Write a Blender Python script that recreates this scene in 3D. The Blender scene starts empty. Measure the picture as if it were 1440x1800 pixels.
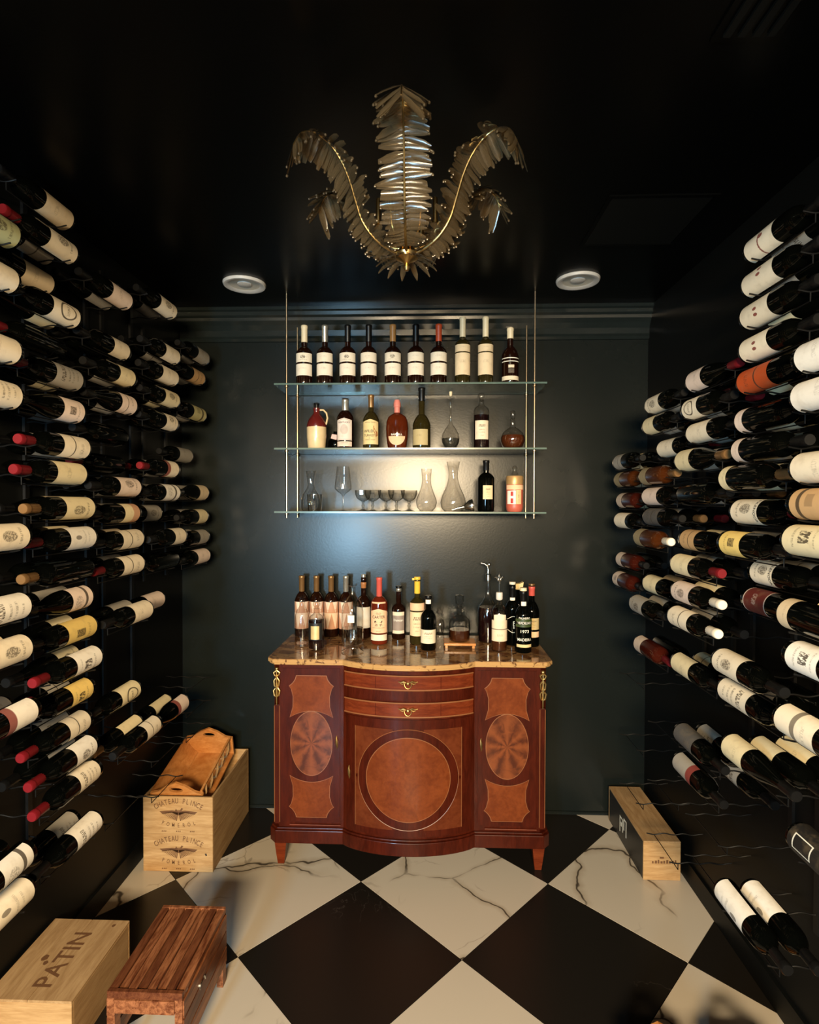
import bpy, math, random
from mathutils import Matrix, Vector
random.seed(7)
PI = math.pi
SC = bpy.context.scene
COL = SC.collection

# ------------------------------------------------------------------ camera
cam_d = bpy.data.cameras.new('camera')
cam = bpy.data.objects.new('camera', cam_d)
COL.objects.link(cam)
SC.camera = cam
cam_d.sensor_fit = 'HORIZONTAL'
cam_d.sensor_width = 36.0
cam_d.lens = 970.0 / 1440.0 * 36.0
cam_d.clip_start = 0.02
_r = Vector((0.9994, 0.03468, 0.00242))
_d = Vector((0.00298, -0.01603, -0.99987))
_f = Vector((-0.03463, 0.99927, -0.01612))
cam.matrix_world = Matrix(((_r.x, -_d.x, -_f.x, 0.0963),
                           (_r.y, -_d.y, -_f.y, -2.4215),
                           (_r.z, -_d.z, -_f.z, 1.6851),
                           (0, 0, 0, 1)))

# ------------------------------------------------------------------ world, lights, exposure
world = bpy.data.worlds.new('world')
SC.world = world
world.use_nodes = True
world.node_tree.nodes['Background'].inputs[0].default_value = (0.55, 0.62, 0.75, 1)
world.node_tree.nodes['Background'].inputs[1].default_value = 0.001


def area(name, loc, target, sx, sy, power, col):
    d = bpy.data.lights.new(name, 'AREA')
    d.shape = 'RECTANGLE'
    d.size, d.size_y, d.energy, d.color = sx, sy, power, col
    o = bpy.data.objects.new(name, d)
    o.location = loc
    o.rotation_euler = (Vector(target) - Vector(loc)).to_track_quat('-Z', 'Y').to_euler()
    COL.objects.link(o)
    return o


# the lit room beyond the wide opening behind the camera: a warm lamp and a window with cool daylight
area('warm_room_lamp', (0.0, -4.45, 2.09), (0.0, 0.5, 1.2), 1.05, 0.46, 415, (1.0, 0.77, 0.48))
area('daylight_window', (-1.0, -4.4, 1.24), (-0.2, 0.5, 1.3), 0.34, 0.62, 120, (0.38, 0.72, 1.0))

SC.view_settings.view_transform = 'Standard'
SC.view_settings.look = 'None'
SC.view_settings.gamma = 1.0
SC.view_settings.exposure = 0.0
SC.view_settings.use_curve_mapping = False
SC.cycles.transparent_max_bounces = 24
SC.cycles.max_bounces = 8


# ------------------------------------------------------------------ node helpers
def lin(r, g, b):
    def c(x):
        x /= 255.0
        return x / 12.92 if x <= 0.04045 else ((x + 0.055) / 1.055) ** 2.4
    return (c(r), c(g), c(b))


class NT:
    def __init__(s, name):
        s.m = bpy.data.materials.new(name)
        s.m.use_nodes = True
        s.t = s.m.node_tree
        s.b = s.t.nodes['Principled BSDF']
        s.out = s.t.nodes['Material Output']

    def n(s, kind, **kw):
        x = s.t.nodes.new(kind)
        for k, v in kw.items():
            setattr(x, k, v)
        return x

    def l(s, a, b):
        s.t.links.new(a, b)

    def val(s, x, sock):
        if hasattr(x, 'is_output') or isinstance(x, bpy.types.NodeSocket):
            s.l(x, sock)
        else:
            sock.default_value = x

    def math(s, op, a, b=0.0, c=None, clamp=False):
        x = s.n('ShaderNodeMath', operation=op, use_clamp=clamp)
        s.val(a, x.inputs[0])
        s.val(b, x.inputs[1])
        if c is not None:
            s.val(c, x.inputs[2])
        return x.outputs[0]

    def step(s, x, lo, hi):
        m = s.n('ShaderNodeMapRange', interpolation_type='SMOOTHSTEP')
        s.val(x, m.inputs[0])
        m.inputs[1].default_value = lo
        m.inputs[2].default_value = hi
        m.inputs[3].default_value = 0.0
        m.inputs[4].default_value = 1.0
        return m.outputs[0]

    def mix(s, f, a, b):
        x = s.n('ShaderNodeMix', data_type='RGBA')
        s.val(f, x.inputs[0])
        for v, k in ((a, 6), (b, 7)):
            if isinstance(v, tuple):
                x.inputs[k].default_value = (v[0], v[1], v[2], 1)
            else:
                s.l(v, x.inputs[k])
        return x.outputs[2]

    def coords(s, kind='Object', scale=(1, 1, 1), rnd=0.0):
        tc = s.n('ShaderNodeTexCoord')
        mp = s.n('ShaderNodeMapping')
        mp.inputs['Scale'].default_value = scale
        v = tc.outputs[kind]
        if rnd:
            oi = s.n('ShaderNodeObjectInfo')
            ml = s.n('ShaderNodeMath', operation='MULTIPLY')
            s.l(oi.outputs['Random'], ml.inputs[0])
            ml.inputs[1].default_value = rnd
            ad = s.n('ShaderNodeVectorMath', operation='ADD')
            s.l(v, ad.inputs[0])
            s.l(ml.outputs[0], ad.inputs[1])
            v = ad.outputs[0]
        s.l(v, mp.inputs[0])
        return mp.outputs[0]

    def noise(s, vec, scale, detail=3.0, dist=0.0, rough=0.55):
        x = s.n('ShaderNodeTexNoise')
        s.l(vec, x.inputs['Vector'])
        x.inputs['Scale'].default_value = scale
        x.inputs['Detail'].default_value = detail
        x.inputs['Distortion'].default_value = dist
        x.inputs['Roughness'].default_value = rough
        return x.outputs['Fac']

    def base(s, c):
        if isinstance(c, tuple):
            s.b.inputs['Base Color'].default_value = (c[0], c[1], c[2], 1)
        else:
            s.l(c, s.b.inputs['Base Color'])

    def bump(s, h, strength=0.2, dist=0.01):
        x = s.n('ShaderNodeBump')
        x.inputs['Strength'].default_value = strength
        x.inputs['Distance'].default_value = dist
        s.l(h, x.inputs['Height'])
        s.l(x.outputs[0], s.b.inputs['Normal'])

    def set(s, rough=0.5, metal=0.0, spec=0.5, coat=0.0, trans=0.0, ior=1.5):
        s.b.inputs['Roughness'].default_value = rough
        s.b.inputs['Metallic'].default_value = metal
        s.b.inputs['Specular IOR Level'].default_value = spec
        s.b.inputs['Coat Weight'].default_value = coat
        s.b.inputs['Coat Roughness'].default_value = 0.12
        s.b.inputs['Transmission Weight'].default_value = trans
        s.b.inputs['IOR'].default_value = ior
        return s


_simple = {}


def simple(name, col, rough=0.5, metal=0.0, spec=0.5, coat=0.0, vary=0.18, scale=30.0):
    """a plain colour with a little uneven tone"""
    if name in _simple:
        return _simple[name]
    t = NT(name)
    v = t.coords()
    f = t.noise(v, scale, 3)
    t.base(t.mix(f, tuple(c * (1 - vary) for c in col), tuple(min(1, c * (1 + vary)) for c in col)))
    t.set(rough, metal, spec, coat)
    _simple[name] = t.m
    return t.m


def thin_glass(name, tint, gloss=1.0, rough=0.02, body=0.0, bodycol=(0.5, 0.5, 0.5)):
    """glass as a thin clear wall: tinted see-through plus a mirror by Fresnel"""
    t = NT(name)
    tr = t.n('ShaderNodeBsdfTransparent')
    lw = t.n('ShaderNodeLayerWeight')
    lw.inputs[0].default_value = 0.5
    t.l(t.mix(t.math('POWER', lw.outputs['Facing'], 3.0), tint, tuple(c ** 9 for c in tint)), tr.inputs[0])
    gl = t.n('ShaderNodeBsdfGlossy')
    gl.inputs['Roughness'].default_value = rough
    gl.inputs[0].default_value = (gloss, gloss, gloss, 1)
    fr = t.n('ShaderNodeFresnel')
    geo = t.n('ShaderNodeNewGeometry')
    t.l(t.math('MULTIPLY_ADD', geo.outputs['Backfacing'], 1 / 1.5 - 1.5, 1.5), fr.inputs[0])
    v = t.coords()
    nz = t.noise(v, 14.0, 2)
    fac = t.math('MULTIPLY_ADD', nz, 0.03, t.math('MULTIPLY', fr.outputs[0], 1.3), clamp=True)
    mx = t.n('ShaderNodeMixShader')
    t.l(fac, mx.inputs[0])
    src = tr.outputs[0]
    if body:
        df = t.n('ShaderNodeBsdfDiffuse')
        df.inputs[0].default_value = (*bodycol, 1)
        m2 = t.n('ShaderNodeMixShader')
        m2.inputs[0].default_value = body
        t.l(tr.outputs[0], m2.inputs[1])
        t.l(df.outputs[0], m2.inputs[2])
        src = m2.outputs[0]
    t.l(src, mx.inputs[1])
    t.l(gl.outputs[0], mx.inputs[2])
    t.l(mx.outputs[0], t.out.inputs[0])
    return t.m


def wood(name, dark, light, scale=(1, 1, 1), rough=0.5, coat=0.0, ring=9.0, rnd=7.0, spec=0.13):
    t = NT(name)
    v = t.coords('Object', scale, rnd)
    a = t.noise(v, ring, 5, 0.8, 0.6)
    b = t.noise(v, ring * 5, 3, 0.2)
    f = t.math('ADD', t.math('MULTIPLY', a, 0.75), t.math('MULTIPLY', b, 0.3))
    f = t.step(f, 0.33, 0.72)
    t.base(t.mix(f, dark, light))
    t.bump(b, 0.12, 0.003)
    t.set(rough, 0, spec, coat)
    return t.m


def marble(name, base, vein, warm, rough=0.22):
    t = NT(name)
    v = t.coords('Object', (1, 1, 1), 37.0)
    def crack(scale, warp, lo, hi):
        nz = t.n('ShaderNodeTexNoise')
        t.l(v, nz.inputs['Vector'])
        nz.inputs['Scale'].default_value = scale * 1.6
        nz.inputs['Detail'].default_value = 4
        nz.inputs['Roughness'].default_value = 0.5
        sb = t.n('ShaderNodeVectorMath', operation='SUBTRACT')
        t.l(nz.outputs['Color'], sb.inputs[0])
        sb.inputs[1].default_value = (0.5, 0.5, 0.5)
        sc = t.n('ShaderNodeVectorMath', operation='SCALE')
        t.l(sb.outputs[0], sc.inputs[0])
        sc.inputs['Scale'].default_value = warp
        ad = t.n('ShaderNodeVectorMath', operation='ADD')
        t.l(v, ad.inputs[0])
        t.l(sc.outputs[0], ad.inputs[1])
        vo = t.n('ShaderNodeTexVoronoi', feature='DISTANCE_TO_EDGE')
        t.l(ad.outputs[0], vo.inputs['Vector'])
        vo.inputs['Scale'].default_value = scale
        d = vo.outputs['Distance']
        return t.math('SUBTRACT', 1.0, t.step(d, lo, hi)), d
    l1, d1 = crack(1.6, 0.24, 0.0018, 0.0085)
    m1 = t.step(t.noise(v, 1.9, 3), 0.40, 0.53)
    l2, d2 = crack(3.4, 0.18, 0.002, 0.014)
    m2 = t.step(t.noise(v, 2.6, 2), 0.50, 0.62)
    soft = t.math('MULTIPLY', t.math('SUBTRACT', 1.0, t.step(d1, 0.0, 0.045)), 0.55)
    f = t.math('MAXIMUM', t.math('MULTIPLY', l1, m1), t.math('MULTIPLY', t.math('MULTIPLY', l2, m2), 0.42))
    c = t.mix(t.math('MULTIPLY', soft, m1), base, warm)
    t.base(t.mix(t.math('MULTIPLY', f, 0.9), c, vein))
    t.set(rough, 0, 0.45)
    return t.m


M = {}
# room
t = NT('dark_green_wall_paint')
v = t.coords()
t.base(t.mix(t.noise(v, 3.0, 4), (0.0056, 0.0078, 0.0070), (0.0078, 0.0102, 0.0093)))
t.bump(t.noise(v, 90.0, 2), 0.05, 0.003)
t.set(0.25, 0, 0.29)
M['wall'] = t.m
t = NT('black_ceiling_paint')
v = t.coords()
t.base(t.mix(t.noise(v, 3.0, 4), (0.0009, 0.0010, 0.0009), (0.0015, 0.0016, 0.0014)))
t.bump(t.noise(v, 60.0, 2), 0.05, 0.004)
t.set(0.30, 0, 0.14)
M['ceiling'] = t.m
M['sidewall'] = simple('black_rack_wall', (0.0022, 0.0025, 0.0021), 0.5, 0, 0.2)
M['panel'] = simple('ceiling_panel_paint', (0.0022, 0.0026, 0.0022), 0.5, 0, 0.25)
M['grout'] = simple('dark_grout', (0.02, 0.018, 0.015), 0.8)
M['tile_white'] = marble('white_veined_marble', (0.48, 0.425, 0.345), (0.028, 0.019, 0.012), (0.30, 0.24, 0.165))
t = NT('black_marble')
v = t.coords('Object', (1, 1, 1), 23.0)
n1 = t.noise(v, 2.4, 6, 1.0)
ln = t.math('SUBTRACT', 1.0, t.step(t.math('ABSOLUTE', t.math('SUBTRACT', n1, 0.5)), 0.001, 0.004))
ln = t.math('MULTIPLY', ln, t.step(t.noise(v, 1.5, 2), 0.55, 0.68))
t.base(t.mix(t.math('MULTIPLY', ln, 0.2), (0.009, 0.0075, 0.006), (0.12, 0.10, 0.085)))
t.set(0.30, 0, 0.35)
M['tile_black'] = t.m
M['white_plastic'] = simple('white_enamel', (0.62, 0.58, 0.52), 0.45)
M['lamp_bowl'] = simple('satin_reflector', (0.55, 0.50, 0.40), 0.35, 0.0)
# metals
M['brass'] = simple('aged_brass', (0.62, 0.42, 0.17), 0.28, 1.0)
M['ormolu'] = simple('gilt_bronze', (0.55, 0.37, 0.14), 0.36, 1.0, vary=0.35, scale=80)
M['silver'] = simple('polished_silver', (0.75, 0.73, 0.68), 0.2, 1.0)
M['rod'] = simple('brushed_brass_rod', (0.60, 0.46, 0.30), 0.3, 1.0)
M['black_metal'] = simple('black_powder_coat', (0.0025, 0.0025, 0.0025), 0.45, 0.0, 0.3)
# glass
M['dark_glass'] = simple('black_green_bottle_glass', (0.0010, 0.0012, 0.0009), 0.07, 0, 0.20, 0)
M['brown_glass'] = simple('dark_brown_bottle_glass', (0.010, 0.0028, 0.0012), 0.07, 0, 0.55)
M['amber_glass'] = simple('amber_wine_in_glass', (0.055, 0.014, 0.003), 0.08, 0, 0.5, vary=0.4, scale=12)
M['rose_glass'] = simple('rose_wine_in_glass', (0.042, 0.006, 0.003), 0.08, 0, 0.5, vary=0.4, scale=12)
M['whiskey_glass'] = simple('red_whiskey_in_glass', (0.10, 0.012, 0.004), 0.06, 0, 0.5, vary=0.5, scale=14)
M['orange_glass'] = simple('orange_brandy_in_glass', (0.075, 0.012, 0.003), 0.06, 0, 0.5, vary=0.6, scale=14)
M['olive_glass'] = simple('dark_olive_glass', (0.022, 0.016, 0.004), 0.06, 0, 0.5, vary=0.5, scale=14)
M['clear'] = thin_glass('clear_glass', (0.91, 0.90, 0.88), rough=0.05)
M['smoke'] = thin_glass('grey_smoked_glass', (0.76, 0.75, 0.72), body=0.05, bodycol=(0.12, 0.12, 0.11))
M['shelf'] = thin_glass('green_shelf_glass', (0.93, 0.965, 0.95), 0.9)
M['shelf_edge'] = simple('green_glass_edge', (0.085, 0.135, 0.115), 0.2, 0, 0.6)
M['liq_amber'] = thin_glass('amber_spirit', (0.55, 0.20, 0.06), body=0.35, bodycol=(0.20, 0.055, 0.015))
M['liq_brown'] = thin_glass('brown_spirit', (0.40, 0.16, 0.06), body=0.45, bodycol=(0.10, 0.030, 0.010))
M['liq_dark'] = simple('dark_red_wine', (0.010, 0.003, 0.003), 0.08)
M['liq_grey'] = thin_glass('pale_grey_spirit', (0.42, 0.42, 0.38), body=0.25, bodycol=(0.10, 0.10, 0.085))
M['leaf'] = thin_glass('smoky_gilded_glass', (0.62, 0.55, 0.44), gloss=0.6, rough=0.2, body=0.5, bodycol=(0.13, 0.088, 0.043))
# paper / caps
CAPS = {'black': (0.003, 0.003, 0.003), 'red': (0.13, 0.006, 0.009), 'gold': (0.50, 0.28, 0.10),
        'white': (0.74, 0.66, 0.52), 'cork': (0.45, 0.22, 0.11), 'cream': (0.68, 0.58, 0.38),
        'tan': (0.36, 0.17, 0.05), 'orange': (0.52, 0.07, 0.02), 'pink': (0.62, 0.20, 0.16),
        'yellow': (0.75, 0.46, 0.05), 'brown': (0.34, 0.14, 0.05), 'rosered': (0.50, 0.08, 0.06)}
for k, c in CAPS.items():
    M['cap_' + k] = simple('capsule_' + k, c, 0.38, 0, 0.3)
M['cap_gold'] = simple('capsule_gold_foil', (0.27, 0.145, 0.055), 0.34, 0.6)
M['cap_silver'] = simple('capsule_silver_foil', (0.6, 0.58, 0.5), 0.25, 0.8)
M['ink'] = simple('dark_print_ink', (0.02, 0.014, 0.010), 0.6)
M['ink_brown'] = simple('brown_stamp_ink', (0.12, 0.05, 0.016), 0.7)
M['ink_white'] = simple('white_stencil_paint', (0.74, 0.72, 0.62), 0.5)
M['ink_red'] = simple('red_print_ink', (0.42, 0.03, 0.02), 0.6)
M['green_band'] = simple('green_stencil_band', (0.035, 0.055, 0.014), 0.5)
M['paper_cream'] = simple('cream_paper', (0.72, 0.62, 0.45), 0.7)
M['paper_white'] = simple('white_paper', (0.78, 0.72, 0.62), 0.7)
M['paper_straw'] = simple('straw_paper', (0.64, 0.50, 0.24), 0.7)
M['paper_peach'] = simple('peach_paper', (0.74, 0.47, 0.28), 0.7)
M['paper_grey'] = simple('grey_brown_paper', (0.26, 0.20, 0.16), 0.6)
M['paper_black'] = simple('black_label', (0.012, 0.011, 0.010), 0.4)
M['paper_goldlab'] = simple('gold_label', (0.58, 0.44, 0.20), 0.4, 0.3)
M['paper_pinktag'] = simple('pink_tag', (0.66, 0.40, 0.36), 0.7)
M['stone_cream'] = simple('cream_stoneware', (0.66, 0.50, 0.28), 0.35, coat=0.3)
M['stone_maroon'] = simple('maroon_stoneware', (0.10, 0.010, 0.008), 0.25, coat=0.5)
M['red_tin'] = simple('red_tin', (0.46, 0.10, 0.06), 0.4)
M['tin_gold'] = simple('gold_tin', (0.5, 0.30, 0.12), 0.4, 0.4)
# woods
M['mahogany'] = wood('dark_mahogany', (0.029, 0.0036, 0.0012), (0.060, 0.0080, 0.0026), (3, 3, 0.6), 0.34, 0.05)
M['mahogany_mid'] = wood('red_mahogany', (0.080, 0.012, 0.0038), (0.150, 0.027, 0.0075), (0.7, 3, 6), 0.34, 0.05)
M['burl'] = wood('burl_veneer', (0.100, 0.020, 0.0050), (0.165, 0.038, 0.0095), (1, 1, 1), 0.34, 0.05, ring=14)
M['spandrel'] = wood('spandrel_veneer', (0.070, 0.013, 0.004), (0.115, 0.026, 0.008), (1, 1, 1), 0.34, 0.05, ring=14)
M['stringing'] = simple('pale_inlay_line', (0.21, 0.075, 0.026), 0.35)
M['pine'] = wood('pale_pine', (0.32, 0.18, 0.072), (0.47, 0.295, 0.135), (1.0, 8, 8), 0.6, ring=5)
M['pine_y'] = wood('pale_pine_lengthwise', (0.27, 0.155, 0.066), (0.40, 0.255, 0.122), (8, 1.0, 8), 0.6, ring=5)
M['honey'] = wood('honey_wood', (0.36, 0.13, 0.030), (0.52, 0.23, 0.070), (2, 2, 5), 0.42, 0.2, ring=6)
M['slat'] = wood('red_brown_slat', (0.085, 0.022, 0.008), (0.30, 0.115, 0.048), (9, 1.2, 9), 0.4, 0.2, ring=6, rnd=50)
M['slat_dark'] = wood('dark_slat', (0.06, 0.016, 0.007), (0.15, 0.05, 0.02), (9, 1.2, 9), 0.4, 0.2, ring=6, rnd=50)
t = NT('brown_marble_top')
v = t.coords()
n1 = t.noise(v, 9.0, 6, 1.5)
n2 = t.noise(v, 30.0, 5, 1.0)
c = t.mix(t.step(n1, 0.38, 0.62), (0.13, 0.055, 0.022), (0.30, 0.17, 0.075))
t.base(t.mix(t.step(n2, 0.56, 0.66), c, (0.05, 0.022, 0.012)))
t.set(0.09, 0, 0.6)
M['marble_top'] = t.m
t = NT('gold_veined_marble_edge')
v = t.coords()
n2 = t.noise(v, 34.0, 5, 1.0)
t.base(t.mix(t.step(n2, 0.56, 0.66), (0.40, 0.23, 0.085), (0.09, 0.035, 0.012)))
t.set(0.2, 0, 0.5)
M['marble_edge'] = t.m
# sunburst veneer: wedges of grain turned about the oval's centre
t = NT('sunburst_veneer')
tc = t.coords('Object')
sp = t.n('ShaderNodeSeparateXYZ')
t.l(tc, sp.inputs[0])
ang = t.math('ARCTAN2', sp.outputs[2], sp.outputs[0])
w = t.math('FRACT', t.math('MULTIPLY', t.math('ADD', ang, PI), 8 / (2 * PI)))
tri = t.math('ABSOLUTE', t.math('SUBTRACT', w, 0.5))
g = t.noise(tc, 26.0, 4, 1.0)
f = t.math('ADD', t.math('MULTIPLY', tri, 0.85), t.math('MULTIPLY', g, 0.95))
t.base(t.mix(t.step(f, 0.35, 0.95), (0.055, 0.011, 0.0035), (0.165, 0.043, 0.012)))
t.set(0.34, 0, 0.25, 0.1)
M['sunburst'] = t.m


def label_mat(style, ink):
    """printed wine label: paper colour from the object's own colour, print laid out on the label's UVs"""
    t = NT('wine_label_' + style)
    uvn = t.n('ShaderNodeTexCoord')
    sp = t.n('ShaderNodeSeparateXYZ')
    t.l(uvn.outputs['UV'], sp.inputs[0])
    u, v = sp.outputs[0], sp.outputs[1]
    oi = t.n('ShaderNodeObjectInfo')
    rnd = oi.outputs['Random']
    ob = t.coords('Object', (1, 1, 1), 9.0)
    stain = t.noise(ob, 38.0, 3)
    fine = t.noise(ob, 220.0, 2)
    paper = t.mix(t.math('MULTIPLY', t.step(stain, 0.45, 0.8), 0.22), oi.outputs['Color'], (0.30, 0.22, 0.12))
    du = t.math('ABSOLUTE', t.math('SUBTRACT', u, 0.5))

    def inside(x, a, b, e=0.008):
        return t.math('MULTIPLY', t.step(x, a - e, a + e), t.math('SUBTRACT', 1.0, t.step(x, b - e, b + e)))

    def rect(u0, u1, v0, v1):
        return t.math('MULTIPLY', inside(u, u0, u1), inside(v, v0, v1))

    def dist(cu, cv, au, av):
        a = t.math('POWER', t.math('DIVIDE', t.math('SUBTRACT', u, cu), au), 2.0)
        b = t.math('POWER', t.math('DIVIDE', t.math('SUBTRACT', v, cv), av), 2.0)
        return t.math('SQRT', t.math('ADD', a, b))

    def words(v0, v1, hw, scale=60.0, th=0.5):
        mp = t.n('ShaderNodeMapping')
        mp.inputs['Scale'].default_value = (scale, 7.0, 1.0)
        t.l(uvn.outputs['UV'], mp.inputs[0])
        nz = t.noise(mp.outputs[0], 1.0, 1)
        return t.math('MULTIPLY', t.step(nz, th - 0.04, th + 0.04), rect(0.5 - hw, 0.5 + hw, v0, v1))

    def mx(*a):
        r = a[0]
        for b in a[1:]:
            r = t.math('MAXIMUM', r, b)
        return r
    blot = t.step(fine, 0.42, 0.56)
    if style == 'plain':
        m = t.math('MULTIPLY', words(0.55, 0.68, 0.16), 0.25)
    elif style == 'crest':
        m = mx(t.math('MULTIPLY', t.math('SUBTRACT', 1.0, t.step(dist(0.5, 0.55, 0.13, 0.22), 0.8, 1.0)), t.math('ADD', 0.25, t.math('MULTIPLY', blot, 0.6))),
               t.math('MULTIPLY', words(0.20, 0.27, 0.2), 0.6))
    elif style == 'lines':
        m = mx(words(0.66, 0.80, 0.22), t.math('MULTIPLY', words(0.48, 0.54, 0.18, 90), 0.7), t.math('MULTIPLY', words(0.34, 0.40, 0.2, 90), 0.6), t.math('MULTIPLY', words(0.18, 0.23, 0.12, 90), 0.5))
    elif style == 'line':
        m = mx(inside(v, 0.56, 0.60), t.math('MULTIPLY', words(0.25, 0.36, 0.14), 0.5))
    elif style == 'band':
        m = inside(v, 0.24, 0.36, 0.004)
        m = mx(m, t.math('MULTIPLY', t.math('SUBTRACT', 1.0, t.step(dist(0.5, 0.68, 0.2, 0.2), 0.8, 1.0)), t.math('MULTIPLY', blot, 0.5)))
    elif style == 'bandgrey':
        m = mx(t.math('MULTIPLY', inside(v, 0.42, 0.54), 0.85), t.math('MULTIPLY', words(0.70, 0.78, 0.2), 0.35))
    elif style == 'square':
        m = mx(t.math('MULTIPLY', rect(0.40, 0.60, 0.42, 0.72), t.math('ADD', 0.55, t.math('MULTIPLY', blot, 0.4))), t.math('MULTIPLY', words(0.22, 0.3, 0.2), 0.4))
    elif style == 'arch':
        d = dist(0.5, 0.45, 0.22, 0.3)
        m = mx(inside(d, 0.82, 1.0, 0.02), t.math('MULTIPLY', words(0.4, 0.5, 0.12), 0.6))
    elif style == 'ring':
        m = mx(inside(v, 0.22, 0.34), t.math('MULTIPLY', rect(0.38, 0.62, 0.5, 0.75), 0.4))
    elif style == 'stamp':
        m = mx(t.math('MULTIPLY', t.math('SUBTRACT', 1.0, t.step(dist(0.5, 0.70, 0.06, 0.12), 0.85, 1.0)), 0.8), t.math('MULTIPLY', words(0.40, 0.46, 0.2, 90), 0.45), t.math('MULTIPLY', words(0.26, 0.31, 0.14, 90), 0.4))
    elif style == 'mono':
        m = mx(words(0.42, 0.70, 0.12, 34.0), t.math('MULTIPLY', words(0.25, 0.31, 0.2, 90), 0.6), t.math('MULTIPLY', words(0.80, 0.84, 0.2, 90), 0.5))
    elif style == 'redtop':
        m = t.step(v, 0.72, 0.76)
    elif style == 'halfpink':
        m = t.math('MULTIPLY', t.math('SUBTRACT', 1.0, t.step(t.math('MULTIPLY_ADD', stain, 0.15, v), 0.46, 0.52)), 0.8)
    elif style == 'redcrest':
        m = mx(inside(t.math('MULTIPLY_ADD', fine, 0.04, v), 0.50, 0.54), t.math('SUBTRACT', 1.0, t.step(dist(0.5, 0.57, 0.06, 0.10), 0.8, 1.0)))
    elif style == 'reddots':
        m = mx(t.math('SUBTRACT', 1.0, t.step(dist(0.44, 0.55, 0.040, 0.075), 0.85, 1.0)), t.math('SUBTRACT', 1.0, t.step(dist(0.57, 0.55, 0.040, 0.075), 0.85, 1.0)))
    elif style == 'triangles':
        a = t.math('PINGPONG', t.math('MULTIPLY', u, 2.6), 0.5)
        b = t.math('FRACT', t.math('MULTIPLY', v, 1.7))
        m = mx(t.math('MULTIPLY', t.step(t.math('SUBTRACT', a, t.math('MULTIPLY', b, 0.5)), -0.01, 0.01), 0.85), inside(v, 0.70, 0.715, 0.004))
    elif style == 'whiteframe':
        e = t.math('MINIMUM', t.math('MULTIPLY', t.math('SUBTRACT', 0.5, du), 1.6), t.math('MINIMUM', v, t.math('SUBTRACT', 1.0, v)))
        m = mx(t.math('SUBTRACT', 1.0, t.step(e, 0.03, 0.045)), t.math('MULTIPLY', words(0.40, 0.60, 0.14, 34.0), 0.35))
    elif style == 'frame':
        e = t.math('MINIMUM', t.math('MULTIPLY', t.math('SUBTRACT', 0.5, du), 2.0), t.math('MINIMUM', v, t.math('SUBTRACT', 1.0, v)))
        m = mx(t.math('MULTIPLY', inside(e, 0.03, 0.05, 0.005), 0.6), t.math('MULTIPLY', t.math('SUBTRACT', 1.0, t.step(dist(0.5, 0.5, 0.25, 0.25), 0.85, 1.0)), 0.3))
    else:
        m = t.math('MULTIPLY', blot, 0.1)
    t.base(t.mix(t.math('MULTIPLY', m, 0.9), paper, ink))
    t.set(0.62, 0, 0.3)
    return t.m


INK = (0.05, 0.035, 0.022)
for st in ('plain', 'crest', 'lines', 'line', 'band', 'bandgrey', 'square', 'arch', 'ring', 'stamp', 'mono', 'frame'):
    M['lab_' + st] = label_mat(st, INK)
for st, ink in (('redtop', (0.22, 0.015, 0.010)), ('halfpink', (0.52, 0.20, 0.11)), ('redcrest', (0.20, 0.012, 0.008)),
                ('reddots', (0.20, 0.010, 0.008)), ('triangles', (0.42, 0.17, 0.08)), ('whiteframe', (0.66, 0.54, 0.46))):
    M['lab_' + st] = label_mat(st, ink)
PAPER = {'cream': (0.90, 0.79, 0.60), 'white': (0.93, 0.88, 0.78), 'tan': (0.68, 0.54, 0.35), 'yellow': (0.88, 0.64, 0.20),
         'pink': (0.84, 0.68, 0.57), 'orange': (0.55, 0.085, 0.018), 'maroon': (0.11, 0.016, 0.012), 'grey': (0.36, 0.33, 0.28),
         'straw': (0.84, 0.72, 0.45), 'orangetan': (0.58, 0.36, 0.17), 'green': (0.42, 0.42, 0.22), 'yellowgreen': (0.60, 0.54, 0.26),
         'darkgrey': (0.09, 0.085, 0.08), 'outline': (0.012, 0.011, 0.010), 'amber': (0.30, 0.24, 0.14), 'rose': (0.62, 0.50, 0.40)}


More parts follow.
